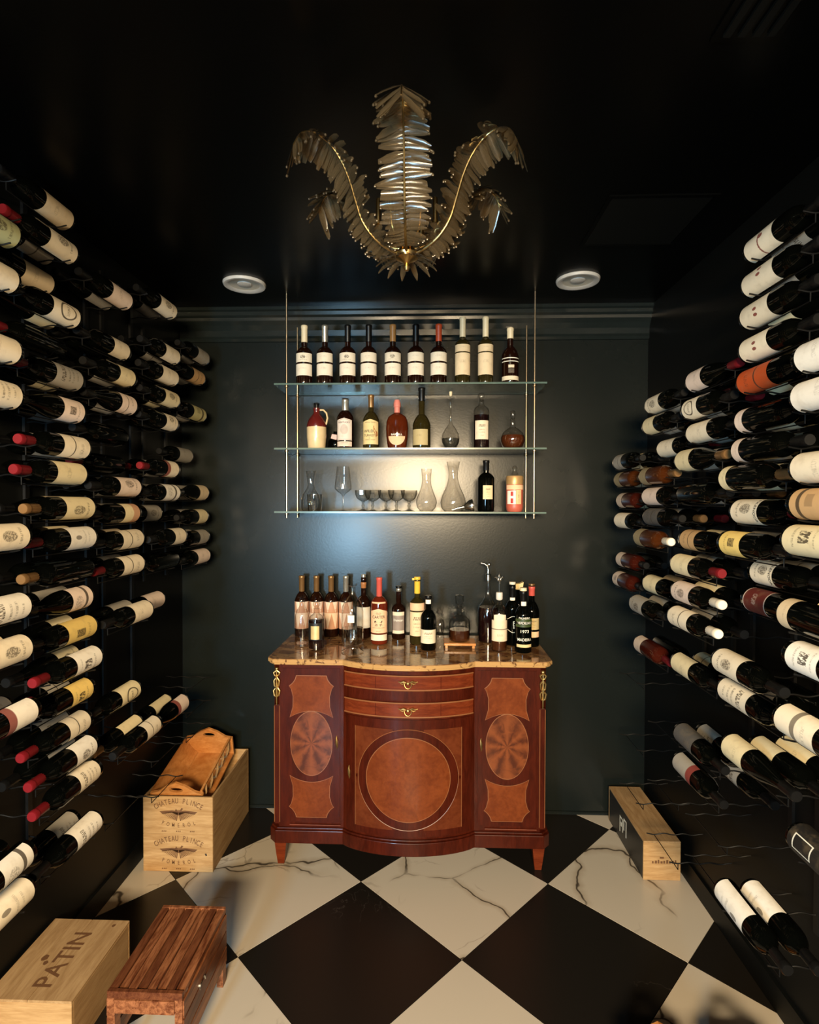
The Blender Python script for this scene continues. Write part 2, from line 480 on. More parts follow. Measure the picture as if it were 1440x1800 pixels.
# ------------------------------------------------------------------ mesh helpers
class MB:
    def __init__(s):
        s.v, s.f, s.uv = [], [], None

    def box(s, x0, x1, y0, y1, z0, z1):
        b = len(s.v)
        s.v += [(x0, y0, z0), (x1, y0, z0), (x1, y1, z0), (x0, y1, z0), (x0, y0, z1), (x1, y0, z1), (x1, y1, z1), (x0, y1, z1)]
        s.f += [tuple(b + i for i in q) for q in ((0, 3, 2, 1), (4, 5, 6, 7), (0, 1, 5, 4), (1, 2, 6, 5), (2, 3, 7, 6), (3, 0, 4, 7))]
        return s

    def prism(s, pts, z0, z1, axis='z'):
        """extrude a closed polygon; axis y: pts are (x, z)"""
        b, n = len(s.v), len(pts)
        for h in (z0, z1):
            for p in pts:
                s.v.append((p[0], p[1], h) if axis == 'z' else (p[0], h, p[1]) if axis == 'y' else (h, p[0], p[1]))
        s.f.append(tuple(b + i for i in range(n))[::-1])
        s.f.append(tuple(b + n + i for i in range(n)))
        for i in range(n):
            j = (i + 1) % n
            s.f.append((b + i, b + j, b + n + j, b + n + i))
        return s

    def lathe(s, prof, n=20, c=(0, 0, 0), ax=1.0, ay=1.0):
        b = len(s.v)
        rings = []
        for r, z in prof:
            if r < 1e-6:
                rings.append([len(s.v)])
                s.v.append((c[0], c[1], c[2] + z))
            else:
                rings.append(list(range(len(s.v), len(s.v) + n)))
                for k in range(n):
                    a = 2 * PI * k / n
                    s.v.append((c[0] + r * ax * math.cos(a), c[1] + r * ay * math.sin(a), c[2] + z))
        for A, B in zip(rings, rings[1:]):
            for k in range(n):
                k2 = (k + 1) % n
                if len(A) == 1 and len(B) == 1:
                    continue
                if len(A) == 1:
                    s.f.append((A[0], B[k2], B[k]))
                elif len(B) == 1:
                    s.f.append((A[k], A[k2], B[0]))
                else:
                    s.f.append((A[k], A[k2], B[k2], B[k]))
        return s

    def tube(s, path, r, n=8, caps=True):
        b = len(s.v)
        P = [Vector(p) for p in path]
        rr = r if isinstance(r, (list, tuple)) else [r] * len(P)
        up = Vector((0, 0, 1))
        for i, p in enumerate(P):
            tg = (P[min(i + 1, len(P) - 1)] - P[max(i - 1, 0)])
            tg.normalize()
            if i == 0:
                nn = tg.cross(up)
                if nn.length < 1e-3:
                    nn = tg.cross(Vector((1, 0, 0)))
                nn.normalize()
            else:
                nn = (nn - tg * nn.dot(tg))
                nn.normalize()
            bb = tg.cross(nn)
            for k in range(n):
                a = 2 * PI * k / n
                s.v.append(tuple(p + (nn * math.cos(a) + bb * math.sin(a)) * rr[i]))
        for i in range(len(P) - 1):
            for k in range(n):
                k2 = (k + 1) % n
                s.f.append((b + i * n + k, b + i * n + k2, b + (i + 1) * n + k2, b + (i + 1) * n + k))
        if caps:
            s.f.append(tuple(b + k for k in range(n))[::-1])
            e = b + (len(P) - 1) * n
            s.f.append(tuple(e + k for k in range(n)))
        return s

    def sphere(s, c, r, n=12, m=8, sz=1.0):
        return s.lathe([(r * math.sin(PI * i / m), -r * sz * math.cos(PI * i / m)) for i in range(m + 1)], n, c)

    def grid(s, fn, nu, nv, closed_back=None):
        b = len(s.v)
        for j in range(nv + 1):
            for i in range(nu + 1):
                s.v.append(tuple(fn(i / nu, j / nv)))
        for j in range(nv):
            for i in range(nu):
                a = b + j * (nu + 1) + i
                s.f.append((a, a + 1, a + nu + 2, a + nu + 1))
        return s

    def mesh(s, name, mat, smooth=False):
        me = bpy.data.meshes.new(name)
        me.from_pydata(s.v, [], s.f)
        if s.uv:
            l = me.uv_layers.new(name='UVMap')
            for lp in me.loops:
                l.data[lp.index].uv = s.uv[lp.vertex_index]
        if smooth:
            me.polygons.foreach_set('use_smooth', [True] * len(me.polygons))
            try:
                me.set_sharp_from_angle(angle=math.radians(40))
            except Exception:
                pass
        me.materials.append(mat)
        me.update()
        return me

    def build(s, name, mat, parent=None, smooth=False, loc=None):
        return link(name, s.mesh(name, mat, smooth), parent, loc)


def link(name, me, parent=None, loc=None, rot=None):
    o = bpy.data.objects.new(name, me)
    COL.objects.link(o)
    if parent is not None:
        o.parent = parent
    if loc:
        o.location = loc
    if rot:
        o.rotation_euler = rot
    return o


def tag(o, label, cat, group=None):
    o['label'] = label
    o['category'] = cat
    if group:
        o['group'] = group
    return o


def thing(name, label, cat, loc=(0, 0, 0), rot=None, group=None):
    o = link(name, None, None, loc, rot)
    o.empty_display_size = 0.05
    return tag(o, label, cat, group)


def struct(name, mb, mat, label=None, smooth=False):
    o = mb.build(name, mat, None, smooth)
    o['kind'] = 'structure'
    if label:
        o['label'] = label
    return o


def bevel(o, w=0.002, seg=2):
    m = o.modifiers.new('bevel', 'BEVEL')
    m.width, m.segments, m.limit_method = w, seg, 'ANGLE'
    return o


_txt = {}


def text_geo(body, size):
    """outline letters of a line of text as flat triangles, centred, x along the line, y up"""
    key = (body,)
    if key not in _txt:
        cu = bpy.data.curves.new('t', 'FONT')
        cu.body = body
        cu.align_x, cu.align_y = 'CENTER', 'CENTER'
        cu.resolution_u = 3
        cu.offset = 0.012
        o = bpy.data.objects.new('t', cu)
        COL.objects.link(o)
        dg = bpy.context.evaluated_depsgraph_get()
        me = bpy.data.meshes.new_from_object(o.evaluated_get(dg))
        _txt[key] = ([tuple(v.co) for v in me.vertices], [tuple(p.vertices) for p in me.polygons])
        bpy.data.objects.remove(o)
        bpy.data.curves.remove(cu)
        bpy.data.meshes.remove(me)
    V, F = _txt[key]
    return [(x * size, y * size) for x, y, z in V], F


def text_on(name, lines, fn, mat, parent):
    """lines: (text, size, cx, cy[, x_squeeze]); fn maps (x, y) to the surface"""
    mb = MB()
    for ln in lines:
        V, F = text_geo(ln[0], ln[1])
        sq = ln[4] if len(ln) > 4 else 1.0
        b = len(mb.v)
        mb.v += [tuple(fn(x * sq + ln[2], y + ln[3])) for x, y in V]
        mb.f += [tuple(b + i for i in f) for f in F]
    return mb.build(name, mat, parent)


# ------------------------------------------------------------------ room shell
XW, YB, YF, ZC = 1.265, 0.58, -3.4, 2.73
T = 0.1
struct('wall_back', MB().box(-XW - T, XW + T, YB, YB + T, 0, ZC), M['wall'])
struct('wall_left', MB().box(-XW - T, -XW, YF, YB, 0, ZC), M['sidewall'])
struct('wall_right', MB().box(XW, XW + T, YF, YB, 0, ZC), M['sidewall'])
wf = MB()
wf.box(-XW - T, -1.12, YF - T, YF, 0, ZC).box(1.05, XW + T, YF - T, YF, 0, ZC).box(-1.12, 1.05, YF - T, YF, 2.21, ZC)
struct('wall_front', wf, M['sidewall'])
struct('ceiling', MB().box(-XW - T, XW + T, YF - T, YB + T, ZC, ZC + T), M['ceiling'])
floor = struct('floor', MB().box(-XW - T, XW + T, YF - 1.4, YB + T, -0.06, -0.007), M['grout'])

# diagonal marble tiles, clipped to the room
DG = 0.83
HALF = DG / 2
GA = 0.0216
ca, sa = math.cos(GA), math.sin(GA)


def clip(poly, x0, x1, y0, y1):
    for ax, lim, sg in ((0, x0, 1), (0, x1, -1), (1, y0, 1), (1, y1, -1)):
        out = []
        for i in range(len(poly)):
            a, b = poly[i], poly[(i + 1) % len(poly)]
            da, db = (a[ax] - lim) * sg, (b[ax] - lim) * sg
            if da >= 0:
                out.append(a)
            if (da >= 0) != (db >= 0):
                k = da / (da - db)
                out.append((a[0] + (b[0] - a[0]) * k, a[1] + (b[1] - a[1]) * k))
        poly = out
        if not poly:
            break
    return poly


for i in range(-4, 9):
    for j in range(-11, 4):
        if (i + j) % 2 == 0:
            continue
        # tile centres sit half a diagonal from the joints' crossings
        cx, cy = i * HALF, j * HALF
        h = HALF - 0.0022
        P = [(cx - h, cy), (cx, cy - h), (cx + h, cy), (cx, cy + h)]
        P = [(-0.2 + x * ca - y * sa, x * sa + y * ca) for x, y in P]
        Q = clip(P, -XW + 0.001, XW - 0.001, YF - 1.0, YB - 0.001)
        if len(Q) < 3:
            continue
        ox, oy = sum(p[0] for p in Q) / len(Q), sum(p[1] for p in Q) / len(Q)
        loc = [(p[0] - ox, p[1] - oy) for p in Q]
        white = (i % 2 == 1)
        mb = MB().prism(loc, -0.006, 0.0)
        mb.build('tile', M['tile_white' if white else 'tile_black'], floor, loc=(ox, oy, 0))

# thin shoe moulding and crown moulding on the back wall
def profile_bar(name, prof, x0, x1, mat):
    return struct(name, MB().prism(prof, x0, x1, axis='x'), mat)


profile_bar('baseboard_back', [(YB, 0.0005), (YB - 0.012, 0.0005), (YB - 0.011, 0.008), (YB - 0.006, 0.014), (YB, 0.016)], -XW, XW, M['wall'])
M['crown'] = simple('glossy_dark_trim_paint', (0.012, 0.016, 0.015), 0.16, 0, 0.6)
profile_bar('trim_1', [(YB, ZC - 0.17), (YB - 0.012, ZC - 0.168), (YB - 0.02, ZC - 0.155), (YB - 0.014, ZC - 0.14), (YB - 0.016, ZC - 0.11), (YB - 0.03, ZC - 0.085),
                       (YB - 0.045, ZC - 0.065), (YB - 0.048, ZC - 0.05), (YB - 0.06, ZC - 0.04), (YB - 0.062, ZC - 0.022), (YB - 0.075, ZC - 0.016), (YB - 0.075, ZC), (YB, ZC)], -XW, XW, M['crown'])
bb = MB().box(-XW, -XW + 0.012, YF, YB - 0.02, 0.0005, 0.09)
struct('baseboard_left', bb, M['sidewall'])
struct('baseboard_right', MB().box(XW - 0.012, XW, YF, YB - 0.02, 0.0005, 0.09), M['sidewall'])

# ------------------------------------------------------------------ ceiling fittings
for x, y, where in ((-0.785, 0.20, 'over the stacked stamped crates'), (0.79, 0.20, 'over the narrow single crate')):
    t_ = thing('recessed_light', 'round white recessed ceiling light, switched off, ' + where, 'ceiling light', (x, y, ZC), group='recessed ceiling lights')
    MB().lathe([(0.070, -0.006), (0.086, -0.013), (0.096, -0.012), (0.100, -0.005), (0.100, 0.0), (0.072, 0.0), (0.070, -0.006)], 32).build('trim_ring', M['white_plastic'], t_, True)
    MB().lathe([(0.0715, -0.0058), (0.055, -0.002), (0.030, -0.0006), (0.0, -0.0004)], 32).build('reflector', M['lamp_bowl'], t_, True)
    MB().lathe([(0.034, -0.001), (0.032, -0.005), (0.02, -0.008), (0.0, -0.009)], 24).build('bulb_lens', M['white_plastic'], t_, True)

t_ = thing('ceiling_vent', 'narrow black slotted air vent set in the dark ceiling', 'vent', (0.80, -1.34, ZC))
MB().box(-0.075, 0.075, -0.2, 0.2, -0.006, 0.0).build('backing', M['ceiling'], t_)
for k in range(4):
    o = MB().box(-0.008, 0.008, -0.18, 0.18, -0.014, -0.007).build('slat', M['panel'], t_, loc=(-0.048 + 0.032 * k, 0, 0))
t_ = thing('ceiling_panel', 'square access panel painted near black in the ceiling', 'panel', (0.89, -0.33, ZC))
bevel(MB().box(-0.17, 0.17, -0.17, 0.17, -0.004, 0.0).build('door', M['panel'], t_), 0.001)
fr = MB()
fr.box(-0.185, 0.185, -0.185, -0.172, -0.006, 0).box(-0.185, 0.185, 0.172, 0.185, -0.006, 0).box(-0.185, -0.172, -0.172, 0.172, -0.006, 0).box(0.172, 0.185, -0.172, 0.172, -0.006, 0)
fr.build('frame', M['ceiling'], t_)

# ------------------------------------------------------------------ chandelier of glass palm fronds
CH = thing('palm_chandelier', 'smoky glass palm-frond chandelier with brass ribs under the black ceiling', 'chandelier', (0.035, -0.92, 0))
RIB = [(0.012, 2.352), (0.05, 2.358), (0.095, 2.378), (0.130, 2.415), (0.150, 2.465), (0.168, 2.515), (0.192, 2.558), (0.225, 2.590), (0.262, 2.602), (0.293, 2.590), (0.312, 2.556)]


def rib_at(s):
    k = s * (len(RIB) - 1)
    i = min(int(k), len(RIB) - 2)
    f = k - i

    def cr(a, b, c, d, f):
        return 0.5 * (2 * b + (c - a) * f + (2 * a - 5 * b + 4 * c - d) * f * f + (3 * b - a - 3 * c + d) * f ** 3)
    g = lambda n: RIB[max(0, min(len(RIB) - 1, n))]
    return tuple(cr(g(i - 1)[q], g(i)[q], g(i + 1)[q], g(i + 2)[q], f) for q in (0, 1))


for k in range(6):
    a = -PI / 2 + k * PI / 3
    rad = Vector((math.cos(a), math.sin(a), 0))
    side = Vector((-math.sin(a), math.cos(a), 0))
    pts = []
    for i in range(31):
        r, z = rib_at(i / 30)
        pts.append(rad * r + Vector((0, 0, z)))
    rib = MB().tube(pts, [0.0042 - 0.0026 * i / 30 for i in range(31)], 8).build('frond_rib', M['brass'], CH, True)
    lf = MB()
    n = 46
    for i in range(n):
        s0 = 0.10 + 0.89 * i / (n - 1)
        r, z = rib_at(s0)
        r2, z2 = rib_at(min(1, s0 + 0.02))
        r1, z1 = rib_at(max(0, s0 - 0.02))
        tg = (rad * (r2 - r1) + Vector((0, 0, z2 - z1))).normalized()
        nr = side.cross(tg).normalized()
        p0 = rad * r + Vector((0, 0, z))
        for sd in (-1, 1):
            L = (0.064 if s0 > 0.3 else 0.038 + 0.085 * s0) * random.uniform(0.85, 1.12)
            wd = random.uniform(0.0065, 0.0095)
            ang = random.uniform(0.15, 0.55)
            dr = (side * sd * math.cos(ang) + tg * math.sin(ang) * 0.55 + nr * random.uniform(-0.25, 0.1) + Vector((0, 0, -0.12 if s0 < 0.45 else -0.12 - 1.5 * (s0 - 0.45))) * random.uniform(0.5, 1.4)).normalized()
            wv = (tg - dr * tg.dot(dr)).normalized()
            up = dr.cross(wv)
            b = len(lf.v)
            prof = ((0.0, 0.4), (0.3, 1.0), (0.75, 0.95), (1.0, random.uniform(0.25, 0.7)))
            for q, (ff, ww) in enumerate(prof):
                c = p0 + dr * L * ff + Vector((0, 0, -0.010 * ff * ff))
                lf.v += [tuple(c - wv * wd * ww), tuple(c + up * wd * 0.35 * ww), tuple(c + wv * wd * ww)]
            for q in range(3):
                e = b + q * 3
                lf.f += [(e, e + 1, e + 4, e + 3), (e + 1, e + 2, e + 5, e + 4)]
            if random.random() < 0.5:
                lf.sphere(tuple(p0 + dr * L + Vector((0, 0, -0.012))), 0.0035, 6, 4)
    o = lf.build('leaflets', M['leaf'], rib, True)
    o['kind'] = 'stuff'
    # inner candle arm
    a2 = a + PI / 6
    rd = Vector((math.cos(a2), math.sin(a2), 0))
    ap = [rd * rr + Vector((0, 0, zz)) for rr, zz in ((0.012, 2.372), (0.035, 2.374), (0.058, 2.385), (0.072, 2.408), (0.077, 2.44))]
    arm = MB().tube(ap, 0.0032, 8).build('candle_arm', M['brass'], CH, True)
    MB().lathe([(0.0, 2.438), (0.010, 2.438), (0.0095, 2.446), (0.0065, 2.448), (0.0065, 2.505), (0.005, 2.508), (0.0, 2.508)], 12, tuple(rd * 0.077)).build('candle_sleeve', M['brass'], arm, True)
MB().lathe([(0.0, 2.312), (0.006, 2.314), (0.010, 2.322), (0.006, 2.332), (0.014, 2.338), (0.030, 2.346), (0.034, 2.356), (0.020, 2.372), (0.010, 2.385), (0.0, 2.385)], 20).build('hub', M['brass'], CH, True)
lf = MB()
for k in range(12):
    a = k * PI / 6 + 0.2
    rd = Vector((math.cos(a), math.sin(a), 0))
    sd = Vector((-math.sin(a), math.cos(a), 0))
    b = len(lf.v)
    for ff, ww in ((0.0, 0.5), (0.4, 1.0), (0.8, 0.8), (1.0, 0.2)):
        c = rd * (0.018 + 0.065 * ff) + Vector((0, 0, 2.350 - 0.030 * ff * ff))
        lf.v += [tuple(c - sd * 0.009 * ww), tuple(c + Vector((0, 0, -0.003))), tuple(c + sd * 0.009 * ww)]
    for q in range(3):
        e = b + q * 3
        lf.f += [(e, e + 1, e + 4, e + 3), (e + 1, e + 2, e + 5, e + 4)]
o = lf.build('bottom_leaves', M['leaf'], CH, True)
MB().tube([(0, 0, 2.38), (0, 0, ZC - 0.02)], 0.005, 8).build('stem', M['brass'], CH, True)
MB().lathe([(0.0, ZC - 0.03), (0.03, ZC - 0.027), (0.05, ZC - 0.012), (0.052, ZC), (0.0, ZC)], 20).build('canopy', M['brass'], CH, True)

# ------------------------------------------------------------------ sideboard
SB = thing('sideboard', 'bow-front mahogany sideboard with inlaid veneer doors and marble top', 'sideboard', (0.008, 0, 0))
SYF, SYB, HB, HCN = 0.088, 0.545, 0.628, 0.300


def bulge(x, k=0.078):
    if abs(x) >= HCN:
        return 0.0
    return k * (1 - (abs(x) / HCN) ** 2) ** 0.8


def plan(grow, k=0.078, hw=HB):
    w = hw + grow
    pts = [(-w, SYB), (-w, SYF - grow + 0.03), (-w + 0.03, SYF - grow)]
    for i in range(25):
        x = -HCN + 2 * HCN * i / 24
        pts.append((x, SYF - grow - bulge(x, k)))
    pts += [(w - 0.03, SYF - grow), (w, SYF - grow + 0.03), (w, SYB)]
    return pts[::-1]


ZT = 0.973
body = MB().prism(plan(0), 0.185, 0.944).build('body', M['mahogany'], SB)
pl = MB().prism(plan(0.016), 0.118, 0.178).prism(plan(0.010), 0.178, 0.188)
bevel(pl.build('plinth', M['mahogany'], SB), 0.003)
mt = MB().prism(plan(0.022), ZT - 0.003, ZT).build('marble_top', M['marble_top'], SB)
ed = MB().prism(plan(0.024), ZT - 0.020, ZT - 0.003).prism(plan(0.018), ZT - 0.029, ZT - 0.020)
bevel(ed.build('edge_moulding', M['marble_edge'], mt), 0.003)
for sx in (-1, 1):
    for yy in (SYF + 0.015, SYB - 0.055):
        mb = MB()
        x = sx * (HB - 0.032)
        b = len(mb.v)
        for z, h in ((0.0005, 0.015), (0.05, 0.021), (0.118, 0.028)):
            mb.v += [(x - h, yy - h + 0.02, z), (x + h, yy - h + 0.02, z), (x + h, yy + h + 0.02, z), (x - h, yy + h + 0.02, z)]
        for q in (0, 4):
            for i in range(4):
                j = (i + 1) % 4
                mb.f.append((b + q + i, b + q + j, b + q + 4 + j, b + q + 4 + i))
        mb.f += [(b + 3, b + 2, b + 1, b), (b + 8, b + 9, b + 10, b + 11)]
        mb.build('leg', M['mahogany_mid'], SB)


def yfront(x):
    return SYF - bulge(x)


def patch(name, fn, nu, nv, mat, parent, off=0.0015, origin=(0, 0)):
    """a thin veneer piece laid on the (bowed) front: fn gives (x, z)"""
    mb = MB()
    ox, oz = origin

    def P(u, v, d):
        x, z = fn(u, v)
        return (x - ox, yfront(x) - d, z - oz)
    mb.grid(lambda u, v: P(u, v, off), nu, nv)
    # rim
    ring = [(i / nu, 0) for i in range(nu)] + [(1, j / nv) for j in range(nv)] + [(1 - i / nu, 1) for i in range(nu)] + [(0, 1 - j / nv) for j in range(nv)]
    b = len(mb.v)
    for u, v in ring:
        mb.v += [P(u, v, off), P(u, v, -0.001)]
    n = len(ring)
    for i in range(n):
        j = (i + 1) % n
        mb.f.append((b + 2 * i, b + 2 * i + 1, b + 2 * j + 1, b + 2 * j))
    return mb.build(name, mat, parent, False, (ox, 0, oz))


def rectf(x0, x1, z0, z1):
    return lambda u, v: (x0 + (x1 - x0) * u, z0 + (z1 - z0) * v)


def disc(cx, cz, rx, rz):
    def f(u, v):
        # square to disc
        a, b = 2 * u - 1, 2 * v - 1
        return (cx + rx * a * math.sqrt(max(0, 1 - b * b / 2)), cz + rz * b * math.sqrt(max(0, 1 - a * a / 2)))
    return f


def shield(cx, zc, flip, gx=0.0):
    """waisted panel with notched outer corners; its inner edge is cut by the oval"""
    def f(u, v):
        s = 2 * u - 1
        inner = 0.030 * (1 - s * s)            # arched edge next to the oval
        keys = ((0.0, 0.098), (0.25, 0.084), (0.50, 0.083), (0.68, 0.092), (0.76, 0.103), (0.80, 0.088), (0.9, 0.074), (1.0, 0.068))
        for (a, wa), (b, wb) in zip(keys, keys[1:]):
            if a <= v <= b:
                hw = wa + (wb - wa) * (v - a) / (b - a)
                break
        hw += gx
        z0 = -0.095 - gx + inner * (1.0)
        z1 = 0.095 + gx
        z = z0 + (z1 - z0) * v
        return (cx + hw * s, zc + (z if not flip else -z))
    return f


def handle(parent, x, z):
    y = yfront(x) - 0.003
    h = MB()
    h.lathe([(0.0, -0.006), (0.008, -0.005), (0.010, 0.0), (0.008, 0.005), (0.0, 0.006)], 12, (x, y - 0.004, z))
    h.tube([(x - 0.016 * math.cos(k * PI / 10), y - 0.008 - 0.004 * math.sin(k * PI / 10), z - 0.001 - 0.020 * math.sin(k * PI / 10)) for k in range(11)], 0.0022, 8)
    for sx in (-1, 1):
        h.tube([(x + sx * 0.006, y - 0.003, z + 0.002), (x + sx * 0.02, y - 0.005, z + 0.009), (x + sx * 0.032, y - 0.002, z + 0.004), (x + sx * 0.044, y - 0.002, z + 0.007)], [0.004, 0.005, 0.004, 0.0012], 7)
        h.tube([(x + sx * 0.012, y - 0.003, z + 0.001), (x + sx * 0.024, y - 0.003, z - 0.004), (x + sx * 0.034, y - 0.002, z - 0.001)], [0.003, 0.003, 0.001], 6)
    return h.build('handle', M['ormolu'], parent, True)


# drawers
for z0, z1 in ((0.858, 0.920), (0.738, 0.800)):
    d = patch('drawer', rectf(-0.292, 0.292, z0, z1), 28, 1, M['mahogany_mid'], SB, 0.012)
    for zz in (z0, z1):
        MB().tube([(x, yfront(x) - 0.012, zz) for x in [-0.292 + 0.584 * i / 28 for i in range(29)]], 0.0035, 6).build('moulding', M['stringing'], d, True)
    for x in (-0.145, 0.145):
        patch('veneer_joint', rectf(x - 0.0012, x + 0.0012, z0 + 0.005, z1 - 0.005), 1, 1, M['mahogany'], d, 0.0128)
    handle(d, 0.0, (z0 + z1) / 2 + 0.002)
    # the little handle sits proud of the drawer face
    for c in d.children:
        if c.name.startswith('handle'):
            c.location.y -= 0.011
# centre door
cd = patch('door', rectf(-0.285, 0.285, 0.200, 0.722), 28, 8, M['mahogany'], SB, 0.004)
CZ, CR, CR2 = 0.455, 0.187, 0.226
patch('medallion_border', disc(0, CZ, CR + 0.003, CR + 0.003), 24, 24, M['stringing'], cd, 0.0052)
patch('medallion', disc(0, CZ, CR, CR), 24, 24, M['burl'], cd, 0.0062)
for sx in (-1, 1):
    for sz in (-1, 1):
        def sp(u, v, sx=sx, sz=sz, g=0.0):
            x = 0.070 + (0.238 - 0.070) * u
            lim = math.sqrt(max(0.0, CR2 ** 2 - min(x, CR2 - 1e-4) ** 2))
            top = 0.226
            lo = min(lim, top)
            return (sx * x, CZ + sz * (lo + (top - lo) * v))
        patch('spandrel', sp, 20, 4, M['spandrel'], cd, 0.0056)
for sg in (-1, 1):
    MB().tube([(sg * 0.240, yfront(0.240) - 0.005, z) for z in (CZ - 0.226, CZ + 0.226)], 0.0015, 6).build('inlay_line', M['stringing'], cd)
ring = MB().tube([(CR2 * math.cos(a), yfront(CR2 * math.cos(a)) - 0.0055, CZ + CR2 * math.sin(a)) for a in [2 * PI * i / 72 for i in range(73)]], 0.0014, 6)
ring.build('inlay_ring', M['stringing'], cd)


def escutcheon(parent, x, z):
    y = yfront(x) - 0.006
    e = MB()
    e.tube([(x, y, z - 0.030), (x + 0.002, y - 0.002, z - 0.018), (x, y - 0.003, z - 0.006), (x, y - 0.003, z + 0.008), (x - 0.002, y - 0.002, z + 0.02), (x, y, z + 0.032)], [0.001, 0.004, 0.006, 0.007, 0.004, 0.001], 8)
    e.sphere((x, y - 0.007, z + 0.004), 0.003, 8, 6)
    e.build('escutcheon', M['ormolu'], parent, True)


escutcheon(cd, -0.270, 0.46)
# side doors
for sx in (-1, 1):
    xc = sx * 0.448
    dr = patch('door', rectf(xc - 0.132, xc + 0.132, 0.215, 0.925), 2, 2, M['mahogany'], SB, 0.004)
    for zc, flip in ((0.795, False), (0.332, True)):
        patch('panel_border', shield(xc, zc, flip, 0.0025), 14, 24, M['stringing'], dr, 0.0052)
        patch('veneer_panel', shield(xc, zc, flip), 14, 24, M['burl'], dr, 0.0062)
    patch('oval_border', disc(xc, 0.578, 0.0975, 0.150), 20, 20, M['stringing'], dr, 0.0052)
    patch('oval_panel', disc(xc, 0.578, 0.095, 0.147), 20, 20, M['sunburst'], dr, 0.0062, (xc, 0.578))
    escutcheon(dr, xc - sx * 0.118, 0.585)
    # moulding along the foot of the door and corner pilaster
    MB().tube([(xc - 0.10, SYF - 0.006, 0.2), (xc + 0.135, SYF - 0.006, 0.2)], 0.003, 6).build('foot_moulding', M['mahogany_mid'], dr)
    xp = sx * (HB - 0.020)
    ps = MB().box(xp - 0.0135, xp + 0.0135, SYF - 0.002, SYF + 0.03, 0.20, 0.755)
    ps = bevel(ps.build('pilaster', M['mahogany'], SB), 0.003)
    for q in (-1, 1):
        MB().tube([(xp + q * 0.012, SYF - 0.003, 0.21), (xp + q * 0.012, SYF - 0.003, 0.75)], 0.0016, 6).build('pilaster_line', M['stringing'], ps)
    mn = MB()
    y = SYF - 0.004
    mn.sphere((xp, y, 0.922), 0.011, 10, 7, 0.8)
    for q in (-1, 1):
        mn.tube([(xp, y - 0.003, 0.915), (xp + q * 0.014, y - 0.004, 0.905), (xp + q * 0.008, y - 0.004, 0.892), (xp, y - 0.004, 0.886)], [0.004, 0.005, 0.004, 0.002], 7)
        mn.tube([(xp, y - 0.003, 0.886), (xp + q * 0.012, y - 0.004, 0.868), (xp + q * 0.010, y - 0.004, 0.845), (xp, y - 0.003, 0.835)], [0.003, 0.0045, 0.004, 0.003], 7)
        mn.tube([(xp + q * 0.002, y - 0.003, 0.838), (xp + q * 0.014, y - 0.004, 0.822), (xp + q * 0.010, y - 0.004, 0.800), (xp, y - 0.002, 0.792)], [0.003, 0.005, 0.0045, 0.003], 7)
    mn.tube([(xp, y - 0.005, 0.91), (xp, y - 0.007, 0.875), (xp, y - 0.007, 0.82), (xp, y - 0.003, 0.755)], [0.003, 0.004, 0.006, 0.002], 8)
    mn.build('corner_mount', M['ormolu'], SB, True)

# ------------------------------------------------------------------ hanging glass shelves
SH = thing('glass_shelf_unit', 'three green-edged glass shelves hung on slim brass rods', 'shelf unit', (0, 0, 0))
SX, SY0, SY1 = 0.672, 0.300, 0.566
SZ = (2.278, 1.958, 1.643)
for z in SZ:
    s_ = MB().box(-SX, SX, SY0, SY1, z - 0.0085, z).build('shelf', M['shelf'], SH)
    MB().box(-SX, SX, SY0 - 0.0012, SY0 - 0.0002, z - 0.0085, z).build('front_edge', M['shelf_edge'], s_)
    MB().box(-SX, SX, SY1 + 0.0002, SY1 + 0.0012, z - 0.0085, z).build('rear_edge', M['shelf_edge'], s_)
for sx in (-1, 1):
    for y, zb in ((SY0 + 0.030, 1.610), (SY1 - 0.006, 1.605)):
        r_ = MB().tube([(sx * 0.617, y, zb), (sx * 0.617, y, ZC)], 0.0042, 10).build('rod', M['rod'], SH, True)
        for z in SZ:
            MB().lathe([(0.0045, -0.018), (0.010, -0.016), (0.010, -0.0105), (0.0045, -0.0105)], 10, (sx * 0.617, y, z)).build('collar', M['rod'], r_, True)

# ------------------------------------------------------------------ bottles
P_BORD = [(0, 0.0), (0.031, 0.0), (0.0355, 0.003), (0.0365, 0.010), (0.0365, 0.188), (0.0345, 0.203), (0.028, 0.219), (0.019, 0.231), (0.0148, 0.243), (0.0140, 0.255), (0.0140, 0.283), (0.0152, 0.284), (0.0152, 0.296), (0.013, 0.299), (0, 0.299)]
P_BURG = [(0, 0.0), (0.033, 0.0), (0.0375, 0.004), (0.0385, 0.012), (0.0385, 0.125), (0.036, 0.150), (0.029, 0.182), (0.021, 0.210), (0.0155, 0.238), (0.0140, 0.255), (0.0140, 0.283), (0.0152, 0.284), (0.0152, 0.294), (0.013, 0.297), (0, 0.297)]
P_CAP = [(0.0146, 0.240), (0.0150, 0.242), (0.0148, 0.283), (0.0160, 0.284), (0.0160, 0.297), (0.0140, 0.3005), (0, 0.3005)]


def arc_label(r, z0, z1, half, n=16, notch=None):
    """curved paper on a cylinder about z, centred on -y; UV u around, v up"""
    mb = MB()
    mb.uv = []
    for j in range(2):
        for i in range(n + 1):
            a = -half + 2 * half * i / n
            z = z0 if j == 0 else z1
            if notch and j == 1:
                z += notch * (1 - abs(2 * i / n - 1))
            mb.v.append((r * math.sin(a), -r * math.cos(a), z))
            mb.uv.append((i / n, j))
    for i in range(n):
        mb.f.append((i, i + 1, n + 1 + i + 1, n + 1 + i))
    return mb


